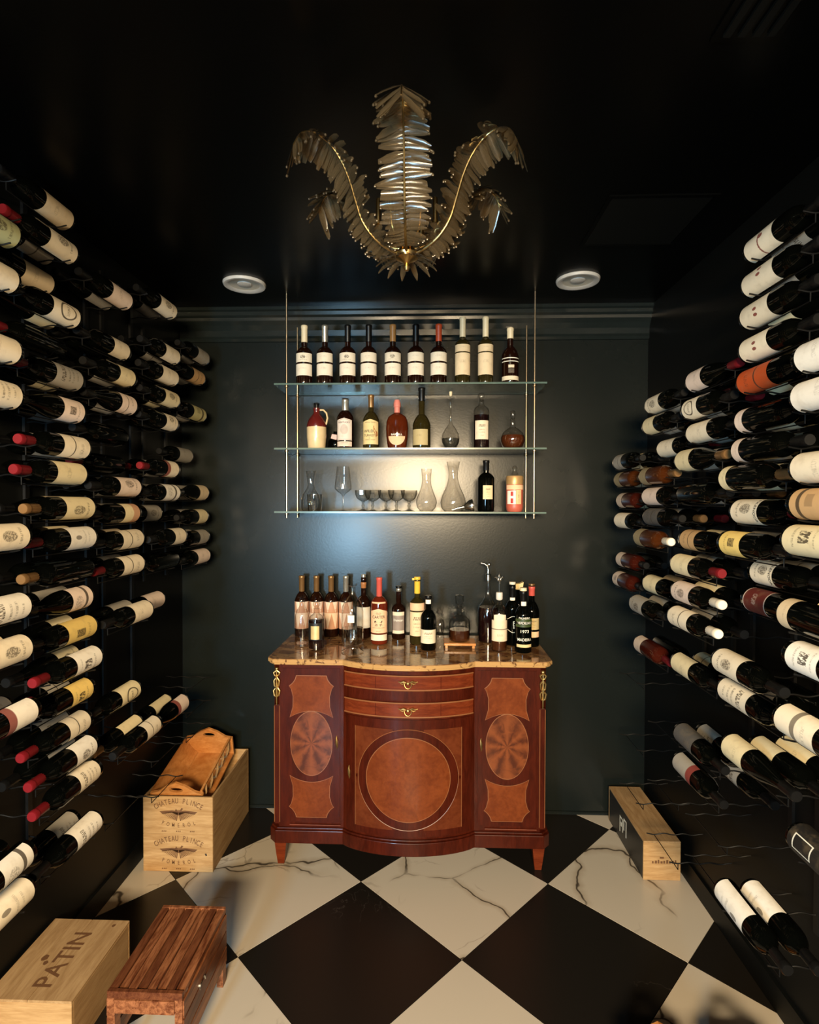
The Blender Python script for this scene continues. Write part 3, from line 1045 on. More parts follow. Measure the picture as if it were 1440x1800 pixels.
SHAPES = {}
for nm, pr in (('bord', P_BORD), ('burg', P_BURG)):
    for g in ('dark_glass', 'amber_glass', 'rose_glass'):
        SHAPES[nm, g] = MB().lathe(pr, 20).mesh('bottle_glass', M[g], True)
CAPM = {k: MB().lathe(P_CAP, 14).mesh('capsule', M['cap_' + k], True) for k in ('black', 'red', 'gold', 'white', 'cork')}
_labm = {}


def label_mesh(style, size):
    k = (style, size)
    if k not in _labm:
        z0, z1, half = {'std': (0.014, 0.146, 1.75), 'tall': (0.012, 0.158, 1.75), 'short': (0.020, 0.126, 1.7), 'low': (0.012, 0.080, 1.5), 'crescent': (0.008, 0.046, 1.7), 'burg': (0.014, 0.118, 1.7)}[size]
        _labm[k] = arc_label(0.0371 if size != 'burg' else 0.0391, z0, z1, half, 18).mesh('label', M['lab_' + style], True)
    return _labm[k]


ORD = ['topmost', 'second', 'third', 'fourth', 'fifth', 'sixth', 'seventh', 'eighth', 'ninth', 'tenth', 'eleventh', 'twelfth', 'thirteenth', 'fourteenth', 'fifteenth', 'sixteenth', 'seventeenth', 'eighteenth', 'nineteenth', 'twentieth', 'twenty-first', 'twenty-second']
LCOL = {'none': 'unlabelled', 'outline': 'black-label', 'orangetan': 'tan-orange-label', 'yellowgreen': 'yellow-green-label', 'amber': 'amber', 'rose': 'rose'}


def rack_bottle(x, yb, z, side, lc, style, cap, label, group, roll=None):
    """a bottle lying along the wall, base to the back wall, neck to the room"""
    o = thing('wine_bottle', label, 'wine bottle', (x, yb, z), None, group)
    # local z (bottle axis) -> world -y ; local -y (label front) -> towards the aisle and a little up
    ro = roll if roll is not None else random.uniform(-0.25, 0.35)
    ax = Vector((0, -1, 0))
    fr = Vector((-side * math.cos(ro), 0, math.sin(ro)))
    ly = -fr
    lx = ly.cross(ax)
    o.matrix_world = Matrix(((lx.x, ly.x, ax.x, x), (lx.y, ly.y, ax.y, yb), (lx.z, ly.z, ax.z, z), (0, 0, 0, 1)))
    g = {'amber': 'amber_glass', 'rose': 'rose_glass'}.get(lc, 'dark_glass')
    shape = 'burg' if (style != 'sliver' and lc in ('straw', 'tan', 'pink') and random.random() < 0.4) else 'bord'
    link('bottle_glass', SHAPES[shape, g], o)
    link('capsule', CAPM[cap], o)
    if lc != 'none':
        sz = 'burg' if shape == 'burg' else random.choice(('std', 'std', 'tall', 'short')) if lc not in ('amber', 'rose') else 'low'
        if style == 'sliver':
            sz, style = 'crescent', 'plain'
        l = link('label', label_mesh('crest' if style in ('text', 'text2') else style, sz), o)
        c = PAPER[lc]
        k = random.uniform(0.9, 1.06)
        l.color = (min(1, c[0] * k), min(1, c[1] * k), min(1, c[2] * k), 1)
        if style in ('text', 'text2'):
            R = 0.0374 if shape == 'bord' else 0.0394
            top = {'std': 0.146, 'tall': 0.158, 'short': 0.126, 'burg': 0.118}[sz] - 0.012
            text_on('print', [('INGLENOOK', 0.0150, 0, top, 1.0)], lambda a, b: (R * math.sin(a / R), -R * math.cos(a / R), b), M['ink'], o)
        if lc == 'outline':
            R = 0.0374
            fr_ = MB()
            for (a0, a1, z0, z1) in ((-0.5, 0.5, 0.03, 0.034), (-0.5, 0.5, 0.088, 0.092), (-0.5, -0.43, 0.03, 0.092), (0.43, 0.5, 0.03, 0.092)):
                fr_.grid(lambda u, v: (R * math.sin(a0 + (a1 - a0) * u), -R * math.cos(a0 + (a1 - a0) * u), z0 + (z1 - z0) * v), 6, 1)
            fr_.build('print', M['ink_white'], o)
    return o


def wavy(path_x0, path_x1, y, z, phase_x, period=0.080):
    n = 40
    pts = []
    for i in range(n + 1):
        x = path_x0 + (path_x1 - path_x0) * i / n
        pts.append((x, y, z + 0.006 * (1 - math.cos(2 * PI * (x - phase_x) / period)) * 0.5))
    return pts


def cradle(root, x, yb, z, side, ry, wall=XW):
    """two wavy prongs out of the wall and the front rail that joins them, under one row"""
    x1 = side * (wall - 0.002)
    x0 = x - side * 0.032
    mb = MB()
    mb.tube(wavy(x0, x1, yb - 0.045, z - ry - 0.0035, x), 0.0024, 6)
    mb.tube(wavy(x0, x1, yb - 0.268, z - 0.0165 - 0.0035, x), 0.0024, 6)
    mb.tube([(x, yb - 0.045, z - ry - 0.0048), (x, yb - 0.268, z - ry - 0.0048), (x, yb - 0.268, z - 0.020)], 0.0018, 6)
    return mb.build('cradle', M['black_metal'], root, True)


LEFT = [
    (0, -1.057, 2.432, 'green', 'crest', 'black'), (0, -1.062, 2.306, 'cream', 'plain', 'black'), (0, -1.057, 2.108, 'cream', 'plain', 'black'),
    (0, -1.055, 1.982, 'cream', 'lines', 'red'), (0, -1.037, 1.589, 'cream', 'crest', 'black'), (0, -1.036, 1.392, 'white', 'lines', 'black'),
    (0, -1.032, 1.274, 'cream', 'crest', 'black'), (0, -1.013, 1.096, 'white', 'redtop', 'red'), (0, -1.03, 0.683, 'white', 'band', 'black'),
    (0, -1.034, 0.577, 'cream', 'stamp', 'black'),
    (1, -1.12, 2.645, 'tan', 'plain', 'black'), (1, -1.107, 2.53, 'cream', 'crest', 'red'), (1, -1.189, 2.428, 'tan', 'plain', 'black'),
    (1, -1.099, 2.313, 'cream', 'arch', 'black'), (1, -1.152, 2.207, 'none', 'plain', 'red'), (1, -1.091, 2.1, 'grey', 'lines', 'red'),
    (1, -1.088, 1.992, 'pink', 'square', 'black'), (1, -1.068, 1.869, 'cream', 'line', 'red'), (1, -1.082, 1.781, 'straw', 'plain', 'red'),
    (1, -1.054, 1.666, 'straw', 'crest', 'gold'), (1, -1.049, 1.566, 'white', 'stamp', 'red'), (1, -1.062, 1.46, 'none', 'plain', 'gold'),
    (1, -1.064, 1.362, 'pink', 'band', 'black'), (1, -1.05, 1.261, 'yellow', 'square', 'black'), (1, -1.031, 1.157, 'white', 'mono', 'red'),
    (1, -1.059, 1.048, 'yellow', 'mono', 'black'), (1, -1.069, 0.936, 'cream', 'line', 'red'), (1, -1.047, 0.850, 'white', 'crest', 'red'),
    (1, -1.036, 0.764, 'cream', 'lines', 'red'), (1, -1.035, 0.584, 'white', 'lines', 'black'),
    (2, -1.098, 2.489, 'pink', 'plain', 'black'), (2, -1.106, 2.286, 'cream', 'plain', 'black'), (2, -1.084, 2.18, 'straw', 'plain', 'black'),
    (2, -1.084, 2.072, 'pink', 'line', 'black'), (2, -1.123, 1.948, 'none', 'plain', 'black'), (2, -1.136, 1.834, 'none', 'plain', 'red'),
    (2, -1.068, 1.745, 'pink', 'crest', 'black'), (2, -1.069, 1.643, 'straw', 'halfpink', 'black'), (2, -1.058, 1.541, 'cream', 'line', 'black'),
    (2, -1.056, 1.44, 'cream', 'line', 'red'), (2, -1.021, 1.255, 'cream', 'plain', 'black'), (2, -1.073, 0.931, 'straw', 'arch', 'black'),
    (2, -0.987, 0.791, 'cream', 'line', 'black'),
    (3, -1.071, 2.561, 'cream', 'crest', 'black'), (3, -1.056, 2.353, 'cream', 'plain', 'black'), (3, -1.064, 2.256, 'cream', 'plain', 'black'),
    (3, -1.059, 2.154, 'straw', 'crest', 'black'), (3, -1.065, 2.047, 'cream', 'crest', 'black'), (3, -1.061, 1.837, 'cream', 'redtop', 'red'),
    (3, -1.059, 1.73, 'white', 'band', 'black'), (3, -1.145, 1.637, 'grey', 'crest', 'black'), (3, -1.028, 1.532, 'cream', 'plain', 'black'),
    (3, -1.068, 1.424, 'none', 'plain', 'black'), (3, -1.134, 1.238, 'pink', 'plain', 'black'), (3, -1.024, 0.758, 'pink', 'redtop', 'black'),
    (4, -1.053, 2.433, 'grey', 'plain', 'black'), (4, -1.076, 2.329, 'orangetan', 'line', 'black'), (4, -1.071, 2.139, 'yellowgreen', 'ring', 'black'),
    (4, -1.143, 1.927, 'grey', 'plain', 'black'), (4, -1.061, 1.736, 'tan', 'plain', 'black'), (4, -1.061, 1.614, 'straw', 'plain', 'black'),
    (4, -1.056, 1.509, 'grey', 'plain', 'black'), (4, -1.053, 1.41, 'pink', 'plain', 'black')]
RIGHT = [
    (0, 0.981, 2.032, 'white', 'plain', 'black'), (0, 0.979, 1.941, 'white', 'plain', 'black'), (0, 0.979, 1.771, 'cream', 'plain', 'black'),
    (0, 0.974, 1.685, 'orangetan', 'ring', 'red'), (0, 0.962, 1.599, 'straw', 'mono', 'black'), (0, 0.956, 1.42, 'tan', 'sliver', 'black'),
    (0, 0.969, 1.32, 'white', 'mono', 'black'), (0, 0.949, 1.166, 'cream', 'bandgrey', 'black'), (0, 0.985, 0.874, 'outline', 'plain', 'black'),
    (1, 1.056, 2.444, 'cream', 'redcrest', 'black'), (1, 1.051, 2.341, 'cream', 'reddots', 'black'), (1, 1.046, 2.245, 'cream', 'reddots', 'black'),
    (1, 1.045, 2.146, 'cream', 'reddots', 'black'), (1, 1.04, 2.051, 'orange', 'line', 'black'), (1, 1.037, 1.935, 'pink', 'sliver', 'black'),
    (1, 1.028, 1.846, 'pink', 'sliver', 'black'), (1, 0.992, 1.762, 'straw', 'sliver', 'gold'), (1, 1.025, 1.662, 'cream', 'text', 'red'),
    (1, 0.989, 1.567, 'yellow', 'square', 'black'), (1, 1.081, 1.481, 'cream', 'text2', 'black'), (1, 1.061, 1.396, 'maroon', 'whiteframe', 'black'),
    (1, 0.975, 1.209, 'cream', 'crest', 'black'), (1, 0.994, 1.121, 'cream', 'lines', 'cork'), (1, 1.008, 0.946, 'straw', 'plain', 'black'),
    (1, 0.992, 0.5, 'white', 'stamp', 'black'),
    (2, 1.047, 2.128, 'pink', 'plain', 'red'), (2, 1.029, 2.026, 'cream', 'arch', 'black'), (2, 1.049, 1.940, 'cream', 'plain', 'black'),
    (2, 1.011, 1.841, 'straw', 'plain', 'gold'), (2, 1.02, 1.721, 'none', 'plain', 'black'), (2, 1.026, 1.555, 'orangetan', 'line', 'black'),
    (2, 0.997, 1.466, 'straw', 'plain', 'red'), (2, 1.0, 1.367, 'pink', 'crest', 'white'), (2, 0.989, 1.275, 'cream', 'line', 'white'),
    (2, 1.002, 1.104, 'straw', 'plain', 'black'), (2, 1.015, 0.843, 'darkgrey', 'plain', 'black'), (2, 1.012, 0.735, 'grey', 'redtop', 'black'),  # two lowest labels greyed: the shade down there is in the paper colour
    (3, 1.032, 2.102, 'cream', 'crest', 'black'), (3, 1.021, 2.014, 'straw', 'plain', 'black'), (3, 1.085, 1.918, 'cream', 'plain', 'black'),
    (3, 1.011, 1.801, 'amber', 'plain', 'gold'), (3, 1.024, 1.716, 'pink', 'plain', 'black'), (3, 1.029, 1.629, 'darkgrey', 'line', 'black'),
    (3, 0.99, 1.541, 'amber', 'plain', 'white'), (3, 1.03, 1.345, 'straw', 'plain', 'black'), (3, 0.974, 1.258, 'grey', 'crest', 'black'),
    (3, 0.995, 1.083, 'rose', 'plain', 'red'),
    (4, 1.012, 1.886, 'grey', 'line', 'black'), (4, 1.02, 1.801, 'amber', 'plain', 'gold'), (4, 1.032, 1.7, 'rose', 'plain', 'black'),
    (4, 1.022, 1.604, 'cream', 'plain', 'black'), (4, 1.032, 1.413, 'rose', 'plain', 'black'), (4, 1.016, 1.317, 'rose', 'crest', 'black')]
CAMY = -2.4215
BASES = {-1: [1.53, 1.86, 2.19, 2.52, 2.85], 1: [1.37, 1.715, 2.06, 2.405, 2.75]}
SIDE = {-1: 'stacked-crates side', 1: 'narrow-crate side'}
SHADED_REAR = ['grey', 'grey', 'grey', 'tan', 'darkgrey', 'none', 'straw']  # rear label colours, mostly dim: shade from the front bottles put into the paper
for side, table in ((-1, LEFT), (1, RIGHT)):
    for c in range(5):
        yb = CAMY + BASES[side][c]
        rows = sorted([r for r in table if r[0] == c], key=lambda r: -r[2])
        cord = ['fifth', 'fourth', 'third', 'second', 'first'][c]
        rk = thing('wine_rack', 'black metal wall wine rack, %s column from back wall, %s' % (cord, SIDE[side]), 'wine rack', (0, 0, 0))
        zs = [r[2] for r in rows]
        zlo, zhi = min(zs) - 0.10, min(ZC - 0.01, max(zs) + 0.08)
        for yy in (yb - 0.045, yb - 0.268):
            bx = sorted((side * XW, side * (XW - 0.010)))
            MB().box(bx[0] + 0.0003, bx[1] - 0.0003 if side > 0 else bx[1], yy - 0.010, yy + 0.010, zlo, zhi).build('rail', M['black_metal'], rk)
        for k, (c_, x, z, lc, style, cap) in enumerate(rows):
            x += side * (0.020 if side > 0 else 0.026)                      # bottle axis lies behind the label's face
            look = LCOL.get(lc, lc + '-label')
            capw = {'black': '', 'red': ', red capsule', 'gold': ', gold capsule', 'white': ', white capsule', 'cork': ', cork top'}[cap]
            lab = '%s wine bottle%s, %s in %s rack column from back wall, %s' % (look, capw, ORD[k], cord, SIDE[side])
            rack_bottle(x, yb, z, side, lc, style, cap, lab, 'front bottles in the wall racks')
            cradle(rk, x, yb, z, side, 0.0385)
            # the bottles behind it on the same prongs
            q = 1
            while q < 3 and abs(x) + 0.079 * q < XW - 0.052:
                full = (side, c, z, q) in ((1, 1, 0.946, 1), (1, 1, 0.946, 2), (1, 1, 0.5, 1))
                if full or (z > 0.52 and random.random() < (0.85 if q == 1 else 0.35)):
                    rack_bottle(x + side * 0.079 * q, yb, z, side, lc if full else random.choice(SHADED_REAR), style if full else random.choice(('plain', 'lines', 'crest', 'line')),
                                'black' if full or random.random() < 0.86 else random.choice(('red', 'gold')),
                                '%s bottle behind the %s one, %s row, %s rack column from back wall, %s' % (('middle', 'rearmost')[q - 1], look, ORD[k].replace('topmost', 'top'), cord, SIDE[side]),
                                'rear bottles in the wall racks')
                q += 1
        # rows of prongs that hold no bottle
        extra = {(-1, 3): (0.47, 0.62), (-1, 4): (0.58, 0.70, 0.82), (-1, 2): (0.55,), (1, 3): (0.32, 0.55, 0.8), (1, 4): (0.36, 0.6, 0.9), (1, 2): (0.45, 0.60)}.get((side, c), ())
        for z in extra:
            cradle(rk, side * 1.06, yb, z, side, 0.0385)


# ------------------------------------------------------------------ standing bottles
def turned(s, prof):
    return [(r * s, z) for r, z in prof]


def bottle_profile(r, hs, hn, h, rn=0.0145, lip=True):
    """body radius, shoulder start, neck start, total height"""
    p = [(0, 0.0), (r * 0.86, 0.0), (r * 0.97, 0.003), (r, 0.009), (r, hs)]
    for i in range(1, 8):
        k = i / 8
        p.append((rn + (r - rn) * math.cos(k * PI / 2) ** 1.0, hs + (hn - hs) * (0.25 * k + 0.75 * math.sin(k * PI / 2) ** 2 * 0.5 + 0.375 * k)))
    p += [(rn, hn), (rn, h - 0.014)]
    if lip:
        p += [(rn + 0.0015, h - 0.013), (rn + 0.0015, h - 0.003), (rn - 0.001, h)]
    else:
        p += [(rn, h)]
    p.append((0, h))
    return p


def cap_profile(rn, z0, z1, fl=0.0):
    return [(rn + 0.0008, z0), (rn + 0.0012, z0 + 0.001), (rn + 0.0012 + fl, z1 - 0.014), (rn + 0.0026 + fl, z1 - 0.012), (rn + 0.0026 + fl, z1 - 0.002), (rn + 0.001, z1 + 0.001), (0, z1 + 0.001)]


def curved_text(parent, R, lines, mat=None, name='print', a0=0.0):
    return text_on(name, lines, lambda a, b: (R * math.sin(a / R + a0), -R * math.cos(a / R + a0), b), mat or M['ink'], parent)


def paper(parent, R, z0, z1, half, mat, name='label', notch=None, color=None, a0=0.0):
    o = arc_label(R, z0, z1, half, 16, notch).build(name, mat, parent, True)
    if color:
        o.color = (*color, 1)
    o.rotation_euler = (0, 0, a0)
    return o


def stand(name, label, cat, loc, prof, glass, cap=None, capz=None, group=None, n=24):
    o = thing(name, label, cat, loc, None, group)
    MB().lathe(prof, n).build('bottle_glass', M[glass], o, True)
    if cap:
        MB().lathe(cap_profile(capz[0], capz[1], capz[2]), 18).build('capsule', M[cap], o, True)
    return o


# top shelf: ten bottles
YS = SY0 + 0.048
z = SZ[0] + 0.0005
caps = ['cap_cream', 'cap_silver', 'cap_black', 'cap_black', 'cap_tan', 'cap_black', 'cap_orange']
capn = ['cream', 'thin silver', 'black', 'black', 'brown', 'black', 'orange-red']
seen = {'black': 0}
prof = bottle_profile(0.0405, 0.158, 0.190, 0.296, 0.0145)
wh = ['standing third', '', '', '']
for i, (x, cp, cn) in enumerate(zip((-0.531, -0.427, -0.312, -0.206, -0.085, 0.030, 0.144), caps, capn)):
    extra_l = ''
    if cn == 'black':
        extra_l = (', two places from the brass rod', ', left of the brown-capped one', ', next to the orange-capped one')[seen['black']]
        extra_l = (' next to the silver-capped bottle', ' next to the brown-capped bottle', ' between brown-capped and orange-capped bottles')[seen['black']]
        seen['black'] += 1
    o = stand('liqueur_bottle', '%s-capped dark bottle with two pale labels on top glass shelf%s' % (cn, extra_l), 'bottle', (x, YS, z), prof, 'brown_glass', cp, (0.0145, 0.212, 0.296), 'matching pale-label bottles on the top glass shelf')
    paper(o, 0.0411, 0.040, 0.098, 1.35, M['lab_plain'], color=(0.78, 0.70, 0.57))
    paper(o, 0.0411, 0.107, 0.152, 1.35, M['lab_crest' if i in (0, 2, 4) else 'lab_plain'], 'upper_label', color=(0.76, 0.68, 0.54))
prof = bottle_profile(0.0375, 0.195, 0.225, 0.330, 0.0140)
for x, side_l in ((0.263, 'beside the orange-capped bottle'), (0.377, 'beside the brown-striped end bottle')):
    o = stand('wine_bottle', 'tall bottle, cream capsule and long cream label, %s' % ('next to orange-capped bottle' if x < 0.3 else 'next to white-banded end bottle'), 'bottle', (x, YS, z), prof, 'olive_glass', 'cap_cream', (0.0140, 0.232, 0.330), 'tall cream-label bottles on the top glass shelf')
    paper(o, 0.0381, 0.040, 0.148, 1.4, M['lab_plain'], color=(0.72, 0.58, 0.38))
    paper(o, 0.0381, 0.154, 0.190, 1.4, M['lab_plain'], 'upper_label', color=(0.70, 0.56, 0.36))
o = stand('liqueur_bottle', 'dark bottle with white bands and pale cap at end of top shelf', 'bottle', (0.499, YS, z), bottle_profile(0.0415, 0.135, 0.185, 0.275, 0.0150), 'brown_glass', 'cap_cream', (0.015, 0.222, 0.275))
paper(o, 0.0421, 0.012, 0.032, 1.4, M['paper_cream'], 'lower_band')
for zz in (0.102, 0.118):
    paper(o, 0.0421, zz, zz + 0.004, 1.4, M['ink_white'], 'band')
paper(o, 0.0421, 0.072, 0.086, 0.35, M['paper_cream'], 'emblem')
paper(o, 0.0421, 0.046, 0.068, 0.35, M['lab_mono'], 'small_label', color=(0.10, 0.08, 0.06))
MB().box(-0.022, 0.010, -0.006, 0.006, 0.277, 0.283).build('wire_top', M['silver'], o)

# middle shelf
z = SZ[1] + 0.0005
o = thing('stoneware_jug', 'cream and maroon glazed stoneware whiskey jug on middle glass shelf', 'jug', (-0.471, YS + 0.01, z))
MB().lathe([(0, 0), (0.041, 0), (0.044, 0.004), (0.049, 0.06), (0.0495, 0.108)], 24).build('lower_body', M['stone_cream'], o, True)
MB().lathe([(0.0495, 0.108), (0.0500, 0.112), (0.047, 0.128), (0.038, 0.150), (0.024, 0.168), (0.0165, 0.178), (0.015, 0.19), (0.0175, 0.194), (0.0175, 0.205), (0.0, 0.205)], 24).build('upper_body', M['stone_maroon'], o, True)
MB().lathe([(0.012, 0.2052), (0.012, 0.222), (0.016, 0.223), (0.015, 0.230), (0.0, 0.231)], 16).build('stopper', M['cap_black'], o, True)
MB().tube([(0.016, 0, 0.196), (0.034, 0, 0.196), (0.050, 0, 0.180), (0.055, 0, 0.155), (0.049, 0, 0.128), (0.046, 0, 0.122)], 0.0045, 8).build('handle', M['stone_cream'], o, True)
o = thing('round_flask', 'small round black flask with pink tag between jug and silver-capped bottle', 'flask', (-0.392, YS + 0.115, z))
MB().lathe([(0, 0), (0.03, 0), (0.042, 0.018), (0.044, 0.035), (0.036, 0.055), (0.018, 0.070), (0.012, 0.078), (0.012, 0.1), (0.0, 0.1)], 20).build('bottle_glass', M['dark_glass'], o, True)
MB().prism([(-0.018, 0.06), (0.010, 0.052), (0.022, 0.066), (0.016, 0.078), (-0.012, 0.082)], -0.044, -0.042, 'y').build('tag', M['paper_pinktag'], o)
o = stand('whiskey_bottle', 'silver-capped dark whiskey bottle with framed pale label on middle shelf', 'bottle', (-0.324, YS, z), bottle_profile(0.0425, 0.150, 0.190, 0.252, 0.0165), 'brown_glass', 'cap_silver', (0.0165, 0.190, 0.246))
paper(o, 0.0432, 0.038, 0.138, 1.0, M['lab_frame'], notch=0.010, color=(0.70, 0.60, 0.53))
paper(o, 0.0432, 0.008, 0.032, 1.0, M['lab_lines'], 'lower_label', color=(0.68, 0.56, 0.46))
curved_text(o, 0.0436, [('KENTUCKY', 0.0125, 0, 0.126, 0.95)])
o = stand('whiskey_bottle', 'gold-capped whiskey bottle with yellow label and turkey picture on middle shelf', 'bottle', (-0.194, YS, z), bottle_profile(0.0405, 0.140, 0.185, 0.268, 0.0130), 'olive_glass', 'cap_gold', (0.013, 0.205, 0.268))
paper(o, 0.0412, 0.018, 0.130, 1.15, M['paper_straw'], notch=0.012)
curved_text(o, 0.0416, [('WILD', 0.020, -0.009, 0.082), ('TURKEY', 0.0165, -0.006, 0.061), ('KENTUCKY STRAIGHT', 0.0055, 0, 0.126), ('BOURBON WHISKEY', 0.0055, 0, 0.040), ('101', 0.008, -0.004, 0.048)])
tk = MB()
Rk = 0.0416
ol = [(0.016, 0.108), (0.020, 0.112), (0.021, 0.098), (0.030, 0.086), (0.040, 0.080), (0.043, 0.062), (0.034, 0.058), (0.030, 0.052), (0.026, 0.066), (0.018, 0.078), (0.017, 0.095)]
tk.v = [(Rk * math.sin(a / Rk), -Rk * math.cos(a / Rk), b) for a, b in ol]
tk.f = [tuple(range(len(ol)))]
tk.build('bird_picture', M['cap_brown'], o)
o = thing('brandy_bottle', 'rounded orange-brown bottle with half-moon label and pink top on middle shelf', 'bottle', (-0.063, YS, z))
MB().lathe([(0, 0), (0.036, 0), (0.046, 0.004), (0.054, 0.06), (0.0555, 0.10), (0.053, 0.135), (0.044, 0.158), (0.028, 0.170), (0.0165, 0.176), (0.0145, 0.19), (0.0145, 0.225), (0, 0.225)], 28, ay=0.72).build('bottle_glass', M['orange_glass'], o, True)
MB().lathe([(0.0150, 0.178), (0.0152, 0.205), (0.018, 0.208), (0.018, 0.226), (0.013, 0.243), (0, 0.244)], 16).build('wax_seal', M['cap_pink'], o, True)
hm = MB()
ny = lambda x, zz: -0.72 * 0.0562 * math.sqrt(max(0.05, 1 - (x / 0.0562) ** 2)) - 0.0006
hm.grid(lambda u, v: ((2 * u - 1) * 0.041 * math.sqrt(max(0, 1 - (1 - v) ** 2)), ny((2 * u - 1) * 0.041 * math.sqrt(max(0, 1 - (1 - v) ** 2)), 0), 0.012 + 0.046 * v), 14, 8)
hm.build('label', M['paper_peach'], o, True)
text_on('print', [('BARRELL', 0.0125, 0, 0.066, 1.15)], lambda a, b: (a, ny(a, b), b), M['ink_white'], o)
o = stand('wine_bottle', 'long-necked dark olive bottle with greyed label on middle shelf', 'bottle', (0.060, YS, z), bottle_profile(0.0445, 0.115, 0.170, 0.302, 0.0150), 'olive_glass', 'cap_black', (0.015, 0.235, 0.302))
paper(o, 0.0452, 0.014, 0.092, 1.0, M['lab_plain'], color=(0.45, 0.36, 0.18), a0=-0.25)
o = thing('teardrop_decanter', 'clear teardrop glass decanter with thin neck and pale stopper', 'decanter', (0.205, YS + 0.005, z))
MB().lathe([(0, 0), (0.022, 0), (0.030, 0.006), (0.042, 0.030), (0.0445, 0.050), (0.040, 0.074), (0.027, 0.098), (0.012, 0.118), (0.006, 0.138), (0.0045, 0.18), (0.0045, 0.262), (0.006, 0.264)], 24).build('bowl', M['clear'], o, True)
MB().lathe([(0, 0.002), (0.024, 0.003), (0.040, 0.028), (0.0425, 0.046), (0.0425, 0.050), (0.0, 0.050)], 24).build('liquid', M['liq_grey'], o, True)
MB().lathe([(0.0, 0.258), (0.0055, 0.262), (0.008, 0.268), (0.008, 0.284), (0.0, 0.286)], 12).build('stopper', M['cap_cream'], o, True)
o = thing('spirit_decanter', 'straight-sided decanter of dark wine with cream label and ball stopper', 'decanter', (0.358, YS, z))
MB().lathe([(0, 0), (0.036, 0), (0.039, 0.004), (0.039, 0.185), (0.034, 0.200), (0.018, 0.212), (0.013, 0.220), (0.013, 0.238), (0.017, 0.240)], 24).build('decanter_glass', M['clear'], o, True)
MB().lathe([(0, 0.003), (0.0375, 0.004), (0.0375, 0.165), (0, 0.165)], 24).build('liquid', M['liq_dark'], o, True)
paper(o, 0.0397, 0.042, 0.135, 0.95, M['lab_lines'], color=(0.74, 0.63, 0.46))
MB().lathe([(0.0, 0.232), (0.010, 0.236), (0.009, 0.242), (0.016, 0.252), (0.018, 0.262), (0.012, 0.274), (0.0, 0.278)], 14).build('stopper', M['clear'], o, True)
o = thing('round_decanter', 'round-bellied clear decanter half full of amber spirit', 'decanter', (0.517, YS + 0.022, z))
MB().lathe([(0, 0), (0.035, 0), (0.050, 0.012), (0.060, 0.038), (0.060, 0.055), (0.050, 0.080), (0.030, 0.098), (0.015, 0.108), (0.0125, 0.12), (0.0125, 0.15), (0.0155, 0.153)], 28).build('decanter_glass', M['clear'], o, True)
MB().lathe([(0, 0.003), (0.034, 0.003), (0.049, 0.014), (0.0585, 0.038), (0.0585, 0.055), (0.055, 0.066), (0.0, 0.066)], 28).build('liquid', M['liq_amber'], o, True)
MB().lathe([(0.0, 0.146), (0.009, 0.15), (0.013, 0.165), (0.012, 0.19), (0.0, 0.193)], 14).build('stopper', M['clear'], o, True)

# bottom shelf
z = SZ[2] + 0.0005
o = thing('glass_carafe', 'clear flared-neck water carafe at rod end of lowest shelf', 'carafe', (-0.520, YS + 0.10, z))
MB().lathe([(0, 0), (0.045, 0), (0.050, 0.006), (0.050, 0.055), (0.042, 0.085), (0.022, 0.115), (0.017, 0.140), (0.019, 0.170), (0.026, 0.205)], 24).build('carafe_glass', M['clear'], o, True)
MB().lathe([(0.026, 0.203), (0.0268, 0.205), (0.0262, 0.207), (0.0248, 0.206)], 24).build('rim', M['clear'], o, True)
o = thing('glass_tumbler', 'clear straight glass tumbler in front of the water carafe', 'glass', (-0.478, YS - 0.005, z))
MB().lathe([(0, 0.006), (0.031, 0.006), (0.033, 0.012), (0.037, 0.085), (0.038, 0.085), (0.034, 0.004), (0.031, 0), (0, 0)], 24).build('tumbler_glass', M['clear'], o, True)
MB().lathe([(0.0, 0.0005), (0.030, 0.0005), (0.031, 0.004), (0.030, 0.009), (0.0, 0.009)], 24).build('thick_base', M['clear'], o, True)
o = thing('wine_glass', 'tall clear wine glass with long bowl on lowest shelf', 'wine glass', (-0.336, YS + 0.01, z))
MB().lathe([(0.031, 0.226), (0.037, 0.175), (0.043, 0.125), (0.042, 0.112), (0.030, 0.100), (0.010, 0.086), (0.0045, 0.075)], 24).build('bowl', M['clear'], o, True)
MB().lathe([(0.0045, 0.078), (0.0033, 0.06), (0.0033, 0.012), (0.006, 0.006)], 12).build('stem', M['clear'], o, True)
MB().lathe([(0.006, 0.006), (0.020, 0.003), (0.037, 0.001), (0.037, 0.0), (0, 0)], 24).build('foot', M['clear'], o, True)
cg = thing('cordial_glass', 'small smoked cordial glass in front, nearest the tall wine glass', 'glass', (-0.186, YS + 0.012, z), None, 'smoked cordial glasses on the lowest shelf')
MB().lathe([(0.043, 0.108), (0.041, 0.085), (0.033, 0.066), (0.018, 0.054), (0.006, 0.049), (0.0, 0.048)], 10).build('bowl', M['smoke'], cg)
MB().lathe([(0.006, 0.050), (0.008, 0.045), (0.005, 0.038), (0.009, 0.028), (0.005, 0.018), (0.008, 0.008)], 10).build('stem', M['smoke'], cg)
MB().lathe([(0.008, 0.008), (0.022, 0.004), (0.032, 0.0015), (0.032, 0.0), (0, 0)], 20).build('foot', M['smoke'], cg)
